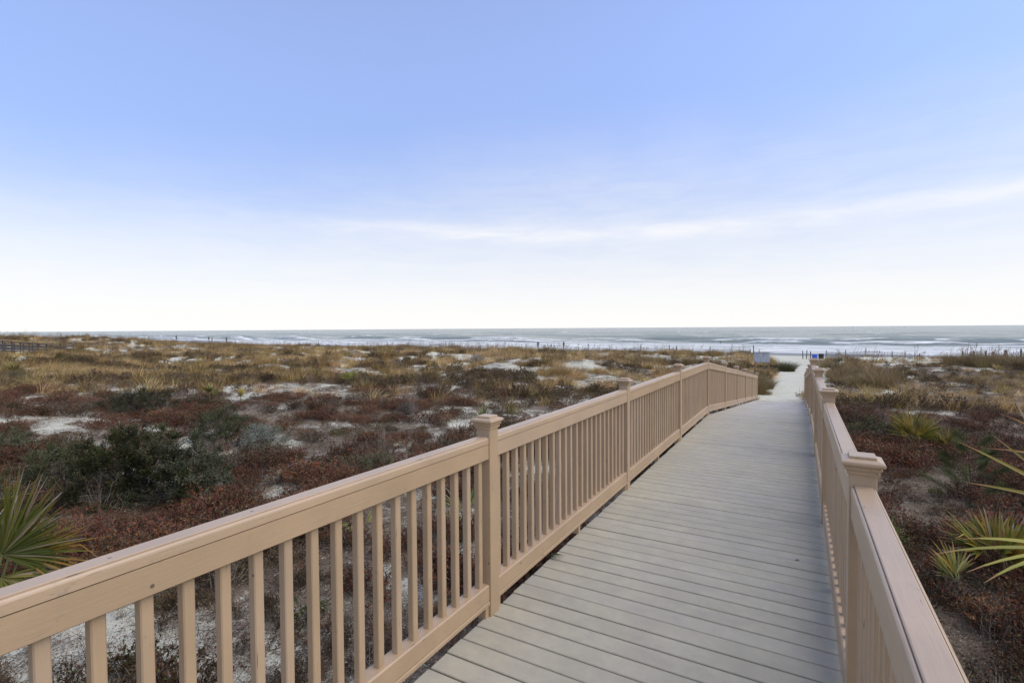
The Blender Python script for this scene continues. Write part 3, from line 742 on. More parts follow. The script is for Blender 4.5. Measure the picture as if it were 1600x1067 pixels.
def scatter_zone():
    # red-brown heath, full on the near flats
    X = []; 
    for (d0, d1, dens, s0, s1, sd) in ((1.0, 9, 24, .75, 1.25, 1), (9, 20, 15, .9, 1.45, 2), (20, 40, 9, 1.1, 1.8, 3)):
        x, y, dp, g = candidates(dens, d0, d1, seed=sd)
        sm, red = species_fields(x, y, dp)
        p = np.maximum((1 - sm) ** 2, .16) * red * (.10 + .90 * sstep(.44, .52, fbm(x, y, 1.3, 155, 3))) + .04 * (dp < 26)
        p = p * ~((np.abs(x + .4) < 2.2) & (y > 25) & (sm > .3))
        k = g.random(len(x)) < p; x, y, dp, sm = x[k], y[k], dp[k], sm[k]
        big = fbm(x, y, 1.5, 161, 3)
        P = place(x, y, g, s0, s1)
        P[2][:] *= (.55 + .95 * sstep(.35, .65, big))[:, None]; P[2][:, 2] *= np.interp(dp, [4, 12, 30], [1.15, .85, .6])
        X.append((P, big, g, fbm(x, y, 2.6, 171, 3)))
    pts = np.concatenate([a[0][0] for a in X]); rot = np.concatenate([a[0][1] for a in X]); scl = np.concatenate([a[0][2] for a in X]); n2 = np.concatenate([a[3] for a in X])
    g = np.random.default_rng(5); u = g.random(len(pts)) * .25 + n2
    a_ = u > .55; b_ = (~a_) & (u > .46); c_ = ~(a_ | b_)
    scatter('russet_ground_cover', 'red brown low scrub covering the dune flats', [heath(100 + i) for i in range(5)], pts[a_], rot[a_], scl[a_], LEAF)
    gr = [(.175, .135, .09), (.12, .09, .06), (.24, .19, .125), (.15, .095, .055)]
    scatter('twiggy_ground_cover', 'grey brown leafless scrub covering the dune flats', [heath(120 + i, cols=gr, green=.10) for i in range(4)], pts[b_], rot[b_], scl[b_], LEAF)
    dk = [(.125, .058, .028), (.095, .05, .028), (.165, .085, .042), (.09, .075, .035)]
    scatter('dark_ground_cover', 'dark wine brown low scrub covering the dune flats', [heath(140 + i, cols=dk, green=.13) for i in range(4)], pts[c_], rot[c_], scl[c_], LEAF)
    # dead twigs and leaf litter on open sand
    x, y, dp, g = candidates(30, .5, 15, seed=21); sm = sand_mask(x, y)
    k = g.random(len(x)) < np.where(sm > .5, .26 + .5 * sstep(.45, .62, fbm(x, y, .9, 181, 3)), .7) ; k &= y < 24.5; x, y = x[k], y[k]
    P = place(x, y, g, .7, 1.3, .06)
    scatter('dead_twigs', 'grey dead twigs and leaves strewn on the white sand', [twigs(200 + i) for i in range(5)], *P, LEAF)
    x, y, dp, g = candidates(5, 15, 45, seed=22)
    k = (g.random(len(x)) < .45) & ~((np.abs(x + .3) < 3.2) & (y > 24)); x, y = x[k], y[k]; P = place(x, y, g, 1.2, 2.0, .06)
    P = (P[0][:], P[1], P[2])
    scatter('dead_twigs', 'grey dead twigs strewn further off among the scrub', [twigs(210 + i, 34) for i in range(3)], *P, LEAF)
    # green sprigs low in the scrub
    x, y, dp, g = candidates(1.3, 1, 22, seed=23); sm = sand_mask(x, y)
    k = (g.random(len(x)) < .55 * sstep(.45, .6, fbm(x, y, 2.4, 191, 3))) & (sm < .6); x, y = x[k], y[k]; P = place(x, y, g, .6, 1.2)
    scatter('green_ground_cover', 'small green leafy sprigs growing through the scrub', [heath(230 + i, n=22, rad=.16, ht=.18, leaves=9, cols=[(.10, .15, .04), (.17, .20, .05), (.08, .10, .04), (.25, .23, .07)], leafL=.03, green=.3) for i in range(3)], *P, LEAF)
    # taller bare twiggy shrubs standing out of the scrub
    x, y, dp, g = candidates(.9, 2, 30, seed=25); sm = sand_mask(x, y)
    k = (g.random(len(x)) < .75 * sstep(.42, .6, fbm(x, y, 3.1, 193, 3))) & (sm < .7); x, y = x[k], y[k]; P = place(x, y, g, .6, 1.5, .15)
    scatter('bare_scrub', 'grey leafless twiggy shrubs standing out of the low scrub', [heath(270 + i, n=34, rad=.20, ht=.42, leaves=1, cols=[(.2, .12, .08)], leafL=.02, twig=[(.42, .36, .29), (.30, .25, .20), (.55, .48, .40), (.18, .14, .11)]) for i in range(4)], *P, LEAF)
    # thin dry grass among the heath
    x, y, dp, g = candidates(1.6, 2, 28, seed=24); sm = sand_mask(x, y)
    k = (g.random(len(x)) < .5); x, y = x[k], y[k]; P = place(x, y, g, .4, .8)
    scatter('dry_grass', 'sparse dry grass standing in the heath', [tuft(250 + i, 26, .06, .45, .004, ((.40, .32, .21), (.30, .22, .14), (.25, .24, .13)), .5, 1.4) for i in range(3)], *P, GRASS)
    # dune grass field
    TAN = ((.62, .42, .20), (.74, .55, .30), (.44, .29, .13), (.52, .40, .17)); OLV = ((.32, .22, .075), (.42, .28, .11), (.22, .175, .06), (.56, .38, .17)); DRK = ((.10, .075, .05), (.07, .055, .045), (.14, .10, .07), (.10, .10, .05))
    PTS = []
    for (d0, d1, dens, s0, s1, sd) in ((18, 42, 4.6, .6, 1.5, 31), (42, 70, 2.4, .8, 1.8, 32), (70, 190, 1.1, 1.0, 2.0, 33)):
        x, y, dp, g = candidates(dens, d0, d1, seed=sd, margin=6)
        sm, red = species_fields(x, y, dp)
        p = np.clip(1 - sm * 1.1, .02, 1) * (1 - red * .97)
        k = g.random(len(x)) < p; x, y, dp = x[k], y[k], dp[k]
        P = place(x, y, g, s0, s1, .10); P[2][:] *= np.where((x > .3) & (y > 28), .62, 1.0)[:, None]; P[1][:, 2] = g.normal(size=len(x)) * .5 - .2
        PTS.append(P)
    pts, rot, scl = [np.concatenate([p[i] for p in PTS]) for i in range(3)]
    n1 = fbm(pts[:, 0], pts[:, 1] * 1.4, 5.5, 211, 4) + .28 * (RNG.random(len(pts)) - .5)
    crest = sstep(44, 60, pts[:, 1])
    a_ = n1 > .535 + .02 * crest; b_ = (~a_) & (n1 > .41 - .12 * crest); c_ = ~(a_ | b_)
    scl[a_] *= .9
    scatter('dune_grass', 'pale tan dune grass combed over by the wind', [tuft(300 + i, 95, .30, .62, .013, TAN, .7, 1.0, .7) for i in range(5)], pts[a_], rot[a_], scl[a_], GRASS)
    scatter('dune_grass', 'olive brown dune grass covering the hummocks', [tuft(320 + i, 95, .28, .58, .013, OLV, .5, .8, .45) for i in range(5)], pts[b_], rot[b_], scl[b_], GRASS)
    scatter('dune_brush', 'dark brown brush growing in the dune hollows', [heath(340 + i, 60, .42, .42, 10, [(.22, .15, .085), (.15, .11, .065), (.28, .20, .11), (.21, .12, .065)], None, .05, .12) for i in range(4)], pts[c_], rot[c_], scl[c_] * .9, LEAF)
    # sea oats standing against the surf
    x, y, dp, g = candidates(.8, 34, 190, yr=(30, 82), seed=41, margin=4)
    k = (g.random(len(x)) < .2 + .6 * sstep(.45, .62, fbm(x, y, 7, 221, 3))) & (sand_mask(x, y) < .93) & (np.abs(x - .2) > 3.2) ; x, y = x[k], y[k]; P = place(x, y, g, .75, 1.15, .05); P[1][:, 2] = g.normal(size=len(x)) * .5
    scatter('sea_oats', 'thin stalks of sea oats standing against the surf', [oats(400 + i) for i in range(5)], *P, GRASS)
scatter_zone()
#MORE
# ------------------------------------------------------------------ single plants
def W(px, depth):
    """plan position of a thing seen at a bearing (px of 1600) and a depth in metres"""
    lat = (px - 800) / 789.75 * depth
    return (-math.sin(YAW) * depth + math.cos(YAW) * lat, math.cos(YAW) * depth + math.sin(YAW) * lat)
def on_ground(px, depth, sink=.0):
    x, y = W(px, depth); return (x, y, float(ground_z(x, y)) - sink)
EVERG = [(.055, .07, .022), (.075, .09, .03), (.035, .045, .016), (.10, .11, .042), (.14, .14, .075)]
DTW = [(.12, .10, .08), (.08, .065, .05), (.22, .19, .16)]
def bush(seed, loc, rx, ry, h, nleaf, label, cols=EVERG, group='evergreen shrubs on the dune flats', leafL=.034, twigc=DTW, name='evergreen_shrub', cat='shrub', clusters=None):
    g = np.random.default_rng(seed); root = tag(empty(name, loc), label, cat, group)
    K = clusters or int(60 + 60 * rx); a = g.random(K) * 6.283; e = np.arcsin(g.random(K) ** .8); rr = .45 + .55 * g.random(K) ** .5
    lob = 1 + .25 * np.sin(a * 3 + seed) + .15 * np.sin(a * 5 + 2 * seed)
    c = np.stack([np.cos(a) * np.cos(e) * rx * rr * lob, np.sin(a) * np.cos(e) * ry * rr * lob, np.sin(e) * h * rr * (1 + .12 * np.sin(a * 4)) + .03], 1)
    # stems: trunk forks to each cluster
    base = np.stack([g.normal(size=K) * rx * .12, g.normal(size=K) * ry * .12, np.full(K, -.05)], 1)
    mid = base * .4 + c * .5 + g.normal(size=(K, 3)) * .05 + np.array([0, 0, .05])
    parts = []; v, f = sticks(base, mid, .010, .006); parts.append((v, f, np.repeat(pick_cols(K, twigc, rng=g), 3, 0)))
    v, f = sticks(mid, c, .006, .003); parts.append((v, f, np.repeat(pick_cols(K, twigc, rng=g), 3, 0)))
    M = K * 9; i = g.integers(0, K, M); d = unit(g.normal(size=(M, 3)) + unit(c[i]) * .8 + np.array([0, 0, .3])) * (.07 + .16 * g.random((M, 1)))
    q = c[i] + d; q[:, 2] = np.maximum(q[:, 2], .01)
    v, f = sticks(c[i], q, .0026, .0012); parts.append((v, f, np.repeat(pick_cols(M, twigc, rng=g), 3, 0)))
    v, f, cc = merge(parts); link('branches', mk('branches', v, f, LEAF, False, cc), root)
    n = nleaf; j = g.integers(0, M, n); t = g.random((n, 1)) ** .6; p = c[i[j]] * (1 - t) + q[j] * t + g.normal(size=(n, 3)) * .018
    p[:, 2] = np.maximum(p[:, 2], .01)
    v, f = rhombs(p, d[j] + g.normal(size=(n, 3)) * .09, g.normal(size=(n, 3)) + np.array([0, 0, .8]), leafL * (.6 + .7 * g.random(n)), leafL * .42 * (.7 + .6 * g.random(n)))
    cl = pick_cols(K, cols, var=.25, rng=g)[i[j]] * (.75 + .5 * g.random((n, 1)))
    mm = g.random(n) < .05; cl[mm] = pick_cols(int(mm.sum()), [(.2, .12, .07), (.24, .2, .08)], rng=g)
    link('foliage', mk('foliage', v, f, LEAF, False, cl), root)
    return root
bush(1, on_ground(212, 8.4), 1.25, 1.0, 1.22, 54000, 'largest dark evergreen shrub, behind the green palmetto fan')
bush(2, on_ground(285, 8.2), .75, .75, .98, 22000, 'grey green evergreen shrub touching the largest shrub on its seaward side', [(.07, .085, .045), (.10, .115, .065), (.05, .065, .03), (.14, .145, .09)])
bush(3, on_ground(95, 9.0), .85, .8, .70, 16000, 'low dark evergreen shrub just above the palmetto fan')
bush(4, on_ground(215, 17.2), 1.7, .9, .70, 18000, 'long low evergreen shrub beyond the largest shrub, below a bare sand patch')
bush(5, on_ground(345, 13.2), .75, .7, .72, 12000, 'round dark evergreen shrub with a yellowing palmetto behind it')
bush(6, on_ground(405, 12.6), .6, .55, .42, 5000, 'pale silvery shrub beside the round dark shrub', [(.17, .20, .16), (.22, .25, .20), (.13, .15, .11)])
bush(7, on_ground(4, 11.2), .65, .6, .6, 6000, 'dark evergreen shrub cut by the frame edge above the palmetto')
bush(8, on_ground(25, 26), 1.3, .9, .75, 6000, 'far blackish evergreen shrub in front of the distant walkway')
bush(9, on_ground(637, 17.5), .33, .33, .36, 4200, 'small ball shaped grey shrub standing alone in the russet scrub', [(.14, .12, .105), (.18, .155, .13), (.11, .10, .085)], leafL=.02)
bush(10, on_ground(580, 9.6), .5, .45, .30, 3500, 'low olive shrub close behind the handrail, inland of the first full post', [(.09, .11, .04), (.13, .14, .06)])
bush(11, on_ground(1372, 12.8), .75, .6, .45, 6500, 'low dark green shrub beyond the large square post cap')
bush(12, on_ground(1392, 6.3), .16, .16, .26, 900, 'small bright green sprig beside the seaward handrail', [(.12, .18, .04), (.28, .26, .05), (.10, .14, .04)], leafL=.03, clusters=18)
bush(13, on_ground(94, 46), .8, .6, .95, 1800, 'rust and green bush below the distant walkway', [(.22, .12, .04), (.10, .12, .04)], leafL=.09)
bush(14, on_ground(655, 66), 1.0, .8, .9, 1600, 'dark grey bush on the white sand near the beach', [(.09, .075, .07), (.12, .10, .09)], leafL=.09)
bush(15, on_ground(746, 44), 1.2, .9, .8, 2600, 'pale grey wispy bush on a white sand slope', [(.28, .27, .25), (.20, .19, .17)], leafL=.06)
bush(16, on_ground(1308, 33), .45, .4, 1.75, 1700, 'tall narrow brown bush above the grass beside the beach path', [(.14, .10, .05), (.10, .09, .04)], leafL=.06, clusters=40)

def frond(name, hub, aim, face, radius, n, cols, seed, spread=150, droop=.5, wid=.022, petiole=None, parent=None, loc=(0, 0, 0)):
    """fan leaf: leaflets spread in the plane through aim, at right angles to face"""
    g = random.Random(seed); aim = Vector(aim).normalized(); face = Vector(face); face = (face - aim * face.dot(aim)).normalized(); side = aim.cross(face)
    mb = MB(); hub = Vector(hub)
    for i in range(n):
        t = (i + .5) / n * 2 - 1; a = t * R(spread / 2) + g.uniform(-.03, .03)
        d = (aim * math.cos(a) + side * math.sin(a) + face * (.12 * math.cos(a * 2) + g.uniform(-.05, .05))).normalized()
        Lf = radius * (1 - .30 * abs(t) ** 2) * g.uniform(.82, 1.08); nb = d.cross(face).normalized(); fc = nb.cross(d)
        col = list(g.choice(cols)); k = g.uniform(.70, 1.12); col = [c * k for c in col]
        dead = g.random() < .10
        if dead: col = [.38, .30, .17]
        pts = []; p = hub.copy(); dd = d.copy(); kink = g.choice([3, 4]) if n > 8 and g.random() < .12 else 99; seg = 6; curl = droop * g.uniform(.5, 1.6); w0 = wid * g.uniform(.8, 1.15)
        for s in range(seg + 1):
            u = s / seg; wd = w0 * (.30 + 2.6 * u if u < .27 else 1.0 - ((u - .27) / .73) ** 1.7) * .5 + .0008
            pts.append([p - nb * wd + fc * wd * .5, p.copy(), p + nb * wd + fc * wd * .5])
            if s == kink: dd = (dd + Vector((g.gauss(0, .5), g.gauss(0, .5), -.9))).normalized()
            dd = (dd + Vector((0, 0, -1)) * curl * u * .22 + Vector((g.gauss(0, .02), g.gauss(0, .02), 0))).normalized(); p = p + dd * Lf / seg
        v = [q for r in pts for q in r]; f = []
        for s in range(seg):
            f += [(3 * s, 3 * s + 1, 3 * s + 4, 3 * s + 3), (3 * s + 1, 3 * s + 2, 3 * s + 5, 3 * s + 4)]
        b0 = len(mb.c); mb.poly(v, f, tuple(col))
        tipc = (.30, .17, .07) if not dead else (.5, .45, .36)
        for q in range(b0 + 2 * seg - 2, b0 + 2 * seg): mb.c[q] = tipc
    if petiole is not None:
        pe = Vector(petiole); m1 = (pe * .5 + hub * .5) + Vector((0, 0, .04)); mb.tube([pe, m1, hub], [.009, .007, .006], 5, (.20, .22, .07))
    me = mb.mesh(name, PALM, True, True)
    return link(name, me, parent, loc)
PG = [(.16, .175, .03), (.20, .205, .035), (.27, .25, .045), (.12, .14, .025)]
PY = [(.18, .20, .035), (.25, .25, .045), (.34, .27, .045), (.13, .16, .03), (.36, .24, .04)]
TOCAM = lambda p: Vector((-p[0], -p[1], EYE - p[2])).normalized()
camr = Vector((math.cos(YAW), math.sin(YAW), 0))
def palmetto(loc, nf, rad, stem, cols, label, seed, spread=115, n=20, wid=.022, lean=.62, az0=0, az1=360, name='saw_palmetto'):
    g = random.Random(seed); root = tag(empty(name, loc), label, 'palmetto', 'palmettos beside the boardwalk')
    mb = MB(); mb.tube([(0, 0, -.06), (.02, 0, .05), (.0, .02, .12)], [.05, .045, .03], 7, (.14, .10, .06)); link('trunk', mb.mesh('trunk', LEAF, True, True), root)
    for i in range(nf):
        a = R(az0 + (az1 - az0) * (i + g.uniform(.2, .8)) / nf); ln = g.uniform(.25, lean)
        d = Vector((math.cos(a) * math.sin(ln), math.sin(a) * math.sin(ln), math.cos(ln))); hub = d * stem * g.uniform(.6, 1.15) + Vector((0, 0, .08))
        aim = (d + Vector((math.cos(a), math.sin(a), 0)) * .25).normalized()
        face = Vector((-math.cos(a) * .3, -math.sin(a) * .3, 1)) + Vector((g.uniform(-.6, .6), g.uniform(-.6, .6), 0)) + TOCAM(loc) * .9
        frond('frond', hub, aim, face, rad * g.uniform(.8, 1.1), n, cols, seed * 31 + i, spread, g.uniform(.4, 1.0), wid, (0, 0, .05), root)
    return root
# the large fan at the inland edge of the picture
x, y = W(-60, 3.35); gzv = float(ground_z(x, y)); root = tag(empty('saw_palmetto', (x, y, gzv)), 'large green palmetto fan in front of the largest dark shrub, inland of the handrail', 'palmetto', 'palmettos beside the boardwalk')
mb = MB(); mb.tube([(0, 0, -.06), (.0, .0, .25), (.02, .02, .5)], [.07, .06, .05], 8, (.16, .12, .07)); link('trunk', mb.mesh('trunk', LEAF, True, True), root)
def local(px, py, depth):
    lx, ly = W(px, depth); zz = EYE - (py - 516) / 789.75 * depth; return Vector((lx - x, ly - y, zz - gzv))
up = Vector((0, 0, 1)); fv = -Vector((-math.sin(YAW), math.cos(YAW), 0))
frond('frond', local(-8, 868, 3.2), camr * .50 + up * .85, fv + up * .15, .60, 66, PG, 5, 175, .15, .0125, (0, 0, .45), root)
frond('frond', local(6, 862, 3.3), camr * .62 + up * .72, fv + up * .2, .58, 50, PG, 15, 125, .12, .012, (0, 0, .45), root)
frond('frond', local(20, 872, 3.25), camr * 1.0 + up * .02, fv + up * .6, .60, 18, PY, 6, 80, .25, .012, (0, 0, .42), root)
frond('frond', local(-40, 850, 3.5), camr * -.1 + up * 1, fv, .72, 40, PG, 7, 150, .2, .017, (0, 0, .45), root)
frond('frond', local(-10, 905, 3.15), camr * .75 - up * .55, fv + up * .4, .46, 16, PG, 8, 110, .5, .014, (0, 0, .40), root)
# others
palmetto(on_ground(1432, 11.6), 9, .62, .42, PY, 'yellow green palmetto with orange leaf tips beyond the large post cap', 41)
palmetto(on_ground(1478, 11.3), 4, .45, .3, PY, 'smaller orange tinged palmetto half merged with its bigger neighbour, by the pine sapling', 42)
palmetto(on_ground(1568, 5.6), 8, .55, .26, PY, 'green and orange palmetto in the foreground scrub below the pine sapling', 43, 130, 18, .030)
palmetto(on_ground(1505, 5.3), 3, .42, .14, PY, 'small yellowing palmetto shoots between the handrail and the foreground palmetto', 44, 90, 11, .024, 1.1, 60, 200)
palmetto(on_ground(326, 19.0), 3, .55, .42, [(.30, .27, .05), (.34, .30, .08), (.16, .18, .05)], 'thin yellow palmetto behind the round dark shrub', 45, 100, 12, .04)
palmetto(on_ground(374, 19.5), 2, .42, .3, [(.42, .32, .05), (.36, .30, .08)], 'bright yellow withered palmetto frond, seaward of the thin yellow one', 46, 90, 9, .04)
palmetto(on_ground(20, 33), 5, .8, .5, [(.18, .18, .05), (.28, .2, .05)], 'olive palmetto on the dune slope above the far blackish shrub', 47, 120, 14, .06)
palmetto(on_ground(547, 27), 4, .6, .45, [(.24, .27, .06), (.34, .28, .07)], 'yellow green palmetto in the middle of the dune grass', 48, 110, 14, .05)
palmetto(on_ground(757, 14.5), 4, .5, .30, [(.10, .13, .03), (.16, .17, .045)], 'dull green palmetto just behind the cap of the tall first post', 49, 90, 12, .028)
palmetto(on_ground(722, 7.4), 3, .42, .16, [(.16, .22, .05), (.24, .27, .07)], 'strap leaved green palmetto seen between the balusters beside the first post', 50, 70, 8, .022, 1.2)
palmetto(on_ground(562, 7.0), 2, .3, .12, [(.16, .20, .05), (.3, .28, .07)], 'tiny green palmetto sprout seen between the balusters', 51, 70, 6, .018, 1.2)
x, y = W(1742, 3.3); gzv = float(ground_z(x, y)); root = tag(empty('saw_palmetto', (x, y, gzv)), 'palmetto outside the frame reaching long thin blades in over the pine sapling', 'palmetto', 'palmettos beside the boardwalk')
mb = MB(); mb.tube([(0, 0, -.06), (.0, .0, .3), (.0, .02, .7)], [.07, .06, .05], 8, (.16, .12, .07)); link('trunk', mb.mesh('trunk', LEAF, True, True), root)
frond('frond', local(1690, 800, 3.0), -camr * .93 + up * .45, fv + up * .3, .98, 3, [(.22, .22, .05), (.30, .24, .06)], 61, 42, .25, .022, (0, 0, .6), root)
frond('frond', local(1680, 872, 2.7), -camr * 1.0 - up * .06, fv * .5 + up, .70, 4, [(.26, .25, .045), (.30, .27, .05)], 62, 38, .3, .024, (0, 0, .6), root)
frond('frond', local(1720, 740, 3.2), -camr * .9 + up * .5, fv + up * .2, .85, 3, [(.26, .22, .06), (.34, .22, .06)], 63, 50, .5, .018, (0, 0, .6), root)
mb = MB(); o0 = Vector(local(1640, 720, 3.2))
mb.tube([o0, o0 + Vector(camr) * -.12 + up * .18, o0 - camr * .20 + up * .33, o0 - camr * .17 + up * .38, o0 - camr * .12 + up * .37], [.006, .005, .004, .003, .002], 5, (.55, .48, .36))
link('dead_leaf', mb.mesh('dead_leaf', PALM, True, True), root)
# palmetto tip poking onto the deck
o = frond('palmetto_leaf', (0, 0, 0), (.8, -.5, .05), (0, 0, 1), .13, 7, [(.05, .08, .025), (.08, .12, .035)], 71, 80, .1, .008)
o.location = (-1.66, 3.52, .078); tag(o, 'small dark palmetto leaf poking under the railing onto the planks', 'leaf')
mb = MB(); mb.poly([(-.022, 0, .002), (0, -.007, .006), (.024, .002, .003), (0, .008, .008)], [(0, 1, 2, 3)], (.10, .11, .05)); o = link('fallen_leaf', mb.mesh('fallen_leaf', LEAF, False, True))
lx, ly = W(1249, 3.78); o.location = (lx, ly, deck_z(ly) + .001); o.rotation_euler[2] = .6; tag(o, 'single dried leaf lying on the planks near the seaward railing', 'leaf')

# pine sapling
def pine(loc, label):
    g = np.random.default_rng(77); root = tag(empty('pine_sapling', loc), label, 'pine sapling')
    mb = MB(); mb.tube([(0, 0, -.05), (.02, 0, .35), (-.02, .02, .75), (.0, .0, 1.08)], [.018, .014, .009, .005], 6, (.16, .11, .08)); link('trunk', mb.mesh('trunk', LEAF, True, True), root)
    NC = [(.07, .115, .035), (.10, .14, .045), (.055, .09, .03), (.16, .16, .06)]
    for i in range(15):
        h = .12 + .065 * i; a = i * 2.4 + g.random() * .8; L = .62 * (1 - h / 1.5) * (.7 + .5 * g.random())
        d = np.array([math.cos(a), math.sin(a), .25 + .3 * g.random()]); p0 = np.array([0, 0, h]); p1 = p0 + d * L * .5 + np.array([0, 0, -.02]); p2 = p0 + d * L + np.array([0, 0, .03])
        mb = MB(); mb.tube([p0, p1, p2], [.007, .005, .003], 5, (.17, .12, .09)); br = link('branch', mb.mesh('branch', LEAF, True, True), root)
        n = 330; t = (.25 + .75 * g.random(n) ** .6)[:, None]; c = np.where(t < .5, p0 + (p1 - p0) * t * 2, p1 + (p2 - p1) * (t - .5) * 2)
        dr = unit(g.normal(size=(n, 3)) * .7 + unit(d[None]) * .9 + np.array([0, 0, .25])); ln = (.09 + .07 * g.random(n))[:, None]
        v, f = sticks(c, c + dr * ln + np.array([0, 0, -.02]) * g.random((n, 1)), .0010, .0005)
        link('needles', mk('needles', v, f, LEAF, False, np.repeat(pick_cols(n, NC, rng=g), 3, 0)), br)
    return root
pine(on_ground(1520, 7.9), 'young pine sapling with dark green needle tufts in the russet scrub')

# clumps of grass by the path
def clump(loc, n, rad, L, cols, label, seed, W_=.012, wind=.25, rz=0):
    v, f, c = tuft(seed, n, rad, L, W_, cols, .42, .8, wind); o = link('grass_clump', mk('grass_clump', v, f, GRASS, False, c)); o.location = loc; o.rotation_euler[2] = rz
    return tag(o, label, 'grass clump', 'grass clumps along the sand path')
GB = ((.24, .18, .07), (.17, .15, .05), (.30, .22, .09), (.12, .11, .04), (.34, .25, .12))
GD = ((.10, .11, .05), (.07, .08, .04), (.15, .14, .06), (.2, .16, .08))
def gr(x, y): return (x, y, float(ground_z(x, y)))
clump(gr(-2.15, 27.6), 1500, .75, 1.05, GB, 'tall tan and olive grass clump right behind the last post of the inland railing', 501)
clump(gr(-1.75, 30.4), 900, .55, .80, GB, 'olive grass clump in front of the sign post beside the path', 502)
clump(gr(-2.6, 33.5), 800, .6, .85, GB, 'brown grass clump under the sign board', 503)
clump(gr(-1.45, 27.3), 260, .30, .30, ((.30, .23, .12), (.24, .19, .09)), 'flattened low grass spilling toward the deck end', 504)
clump(gr(-.95, 46), 1500, .62, 1.0, GD, 'round dark green grass clump standing on the white sand', 505)
clump(gr(-2.4, 46.8), 800, .6, .62, GD, 'low dull grass clump joined to the round dark one', 506)
clump(gr(-4.6, 47), 500, .6, .45, GB, 'low tan grass clump behind the sign board', 507)

# tall brown grass on the seaward side of the path, and on the mound beyond it
def patchfield(cx_, cy_, ax, ay, n, seed, smin, smax, name, label, vs, P_=None):
    g = np.random.default_rng(seed); r = g.random(n) ** .5; a = g.random(n) * 6.283; x = cx_ + ax * r * np.cos(a); y = cy_ + ay * r * np.sin(a)
    return place(x, y, g, smin, smax, .08)
TB = ((.28, .19, .09), (.22, .15, .075), (.17, .12, .06), (.34, .25, .13), (.20, .16, .06))
Ps = [patchfield(3.2, 35, 1.5, 5.0, 80, 1, .55, 1.15, '', '', 0), patchfield(2.7, 41, .8, 3, 30, 2, .8, 1.2, '', '', 0), patchfield(16.5, 47, 7.5, 4.5, 340, 3, .9, 1.4, '', '', 0), patchfield(3.2, 58, 2, 8, 60, 4, .8, 1.1, '', '', 0),
      patchfield(12.5, 37, 5, 3.0, 90, 5, .45, .7, '', '', 0), patchfield(-9, 47, 5, 5, 170, 6, .8, 1.1, '', '', 0)]
pts, rot, scl = [np.concatenate([p[i] for p in Ps]) for i in range(3)]
scatter('tall_grass', 'tall brown beach grass thick on the mounds beside the path', [tuft(600 + i, 130, .30, .85, .012, TB, .35, .7, .2) for i in range(4)], pts, rot, scl, GRASS)

# ------------------------------------------------------------------ fences
def fence(name, label, posts, hpost, mat, slat_gap, slat_h, lean=.03, thick=.05, slats=True, tall={}):
    """posts: [(x, y)]; slats and wires run between them"""
    x0, y0 = posts[0]; root = tag(empty(name, (x0, y0, float(ground_z(x0, y0)))), label, 'sand fence', 'sand fences along the top of the beach')
    z0 = root.location.z; top = []
    g = random.Random(len(posts) * 7 + int(x0))
    for i, (px_, py_) in enumerate(posts):
        h = hpost * g.uniform(.88, 1.1) * tall.get(i, 1); gz_ = float(ground_z(px_, py_)); mb = MB()
        mb.tube([(0, 0, -.35), (0, 0, h - .03), (0, 0, h)], [thick, thick * .9, thick * .6], 8)
        p = link('post', mb.mesh('post', mat), root, (px_ - x0, py_ - y0, gz_ - z0)); p.rotation_euler = (g.gauss(0, lean), g.gauss(0, lean), 0)
        top.append(Vector((px_ - x0, py_ - y0, gz_ - z0)))
    for lvl in (.25, .62, .90):
        mb = MB()
        for a_, b_ in zip(top, top[1:]):
            m_ = (a_ + b_) / 2
            mb.tube([a_ + Vector((0, -.02, slat_h * lvl)), m_ + Vector((0, -.02, slat_h * lvl - .05)), b_ + Vector((0, -.02, slat_h * lvl))], .006, 4)
        link('wire', mb.mesh('wire', RUST), root)
    if slats:
        mb = MB()
        for a_, b_ in zip(top, top[1:]):
            n = int((b_ - a_).length / slat_gap)
            for i in range(1, n):
                t = i / n; p = a_.lerp(b_, t); p.z = float(ground_z(p.x + x0, p.y + y0)) - z0 - .05 if slat_h > .5 else p.z
                hh = slat_h * g.uniform(.9, 1.08); dx = g.uniform(-.02, .02); w_ = .017; q = p + Vector((dx, 0, hh))
                mb.poly([p + Vector((-w_, -.004, 0)), p + Vector((w_, -.004, 0)), p + Vector((w_, .004, 0)), p + Vector((-w_, .004, 0)), q + Vector((-w_, -.004, 0)), q + Vector((w_, -.004, 0)), q + Vector((w_, .004, 0)), q + Vector((-w_, .004, 0))],
                        [(0, 1, 5, 4), (1, 2, 6, 5), (2, 3, 7, 6), (3, 0, 4, 7), (4, 5, 6, 7)])
        o = link('slats', mb.mesh('slats', mat), root); o['kind'] = 'stuff'
    return root
def line_x(px, Y): return Y * math.tan(math.atan((px - 800) / 789.75) - YAW)
fence('sand_fence', 'long thin wire and slat fence on the dune crest inland of the beach people', [(line_x(p, 75), 75 + .3 * math.sin(p)) for p in (408, 452, 497, 525, 548, 578, 604, 613, 639, 672, 709, 750, 790)], 1.15, GREYWOOD, .16, .85)
fence('sand_fence', 'thin wire and slat fence ending at two tall dark posts by the path', [(line_x(p, Yv), Yv) for p, Yv in ((822, 75), (866, 75), (904, 74.5), (953, 74), (1001, 73), (1046, 72), (1057, 72), (1109, 71), (1172, 70), (1178, 69.5))], 1.1, GREYWOOD, .16, .8, tall={8: 1.15, 9: 1.55}, thick=.06)
fence('sand_fence', 'short fence with dark posts and netting across the beach path', [(line_x(p, 73), 73) for p in (1255, 1260.5)] + [(line_x(1267, 66), 66)], 1.15, DARKWOOD, .09, 1.0, thick=.05, slats=False)
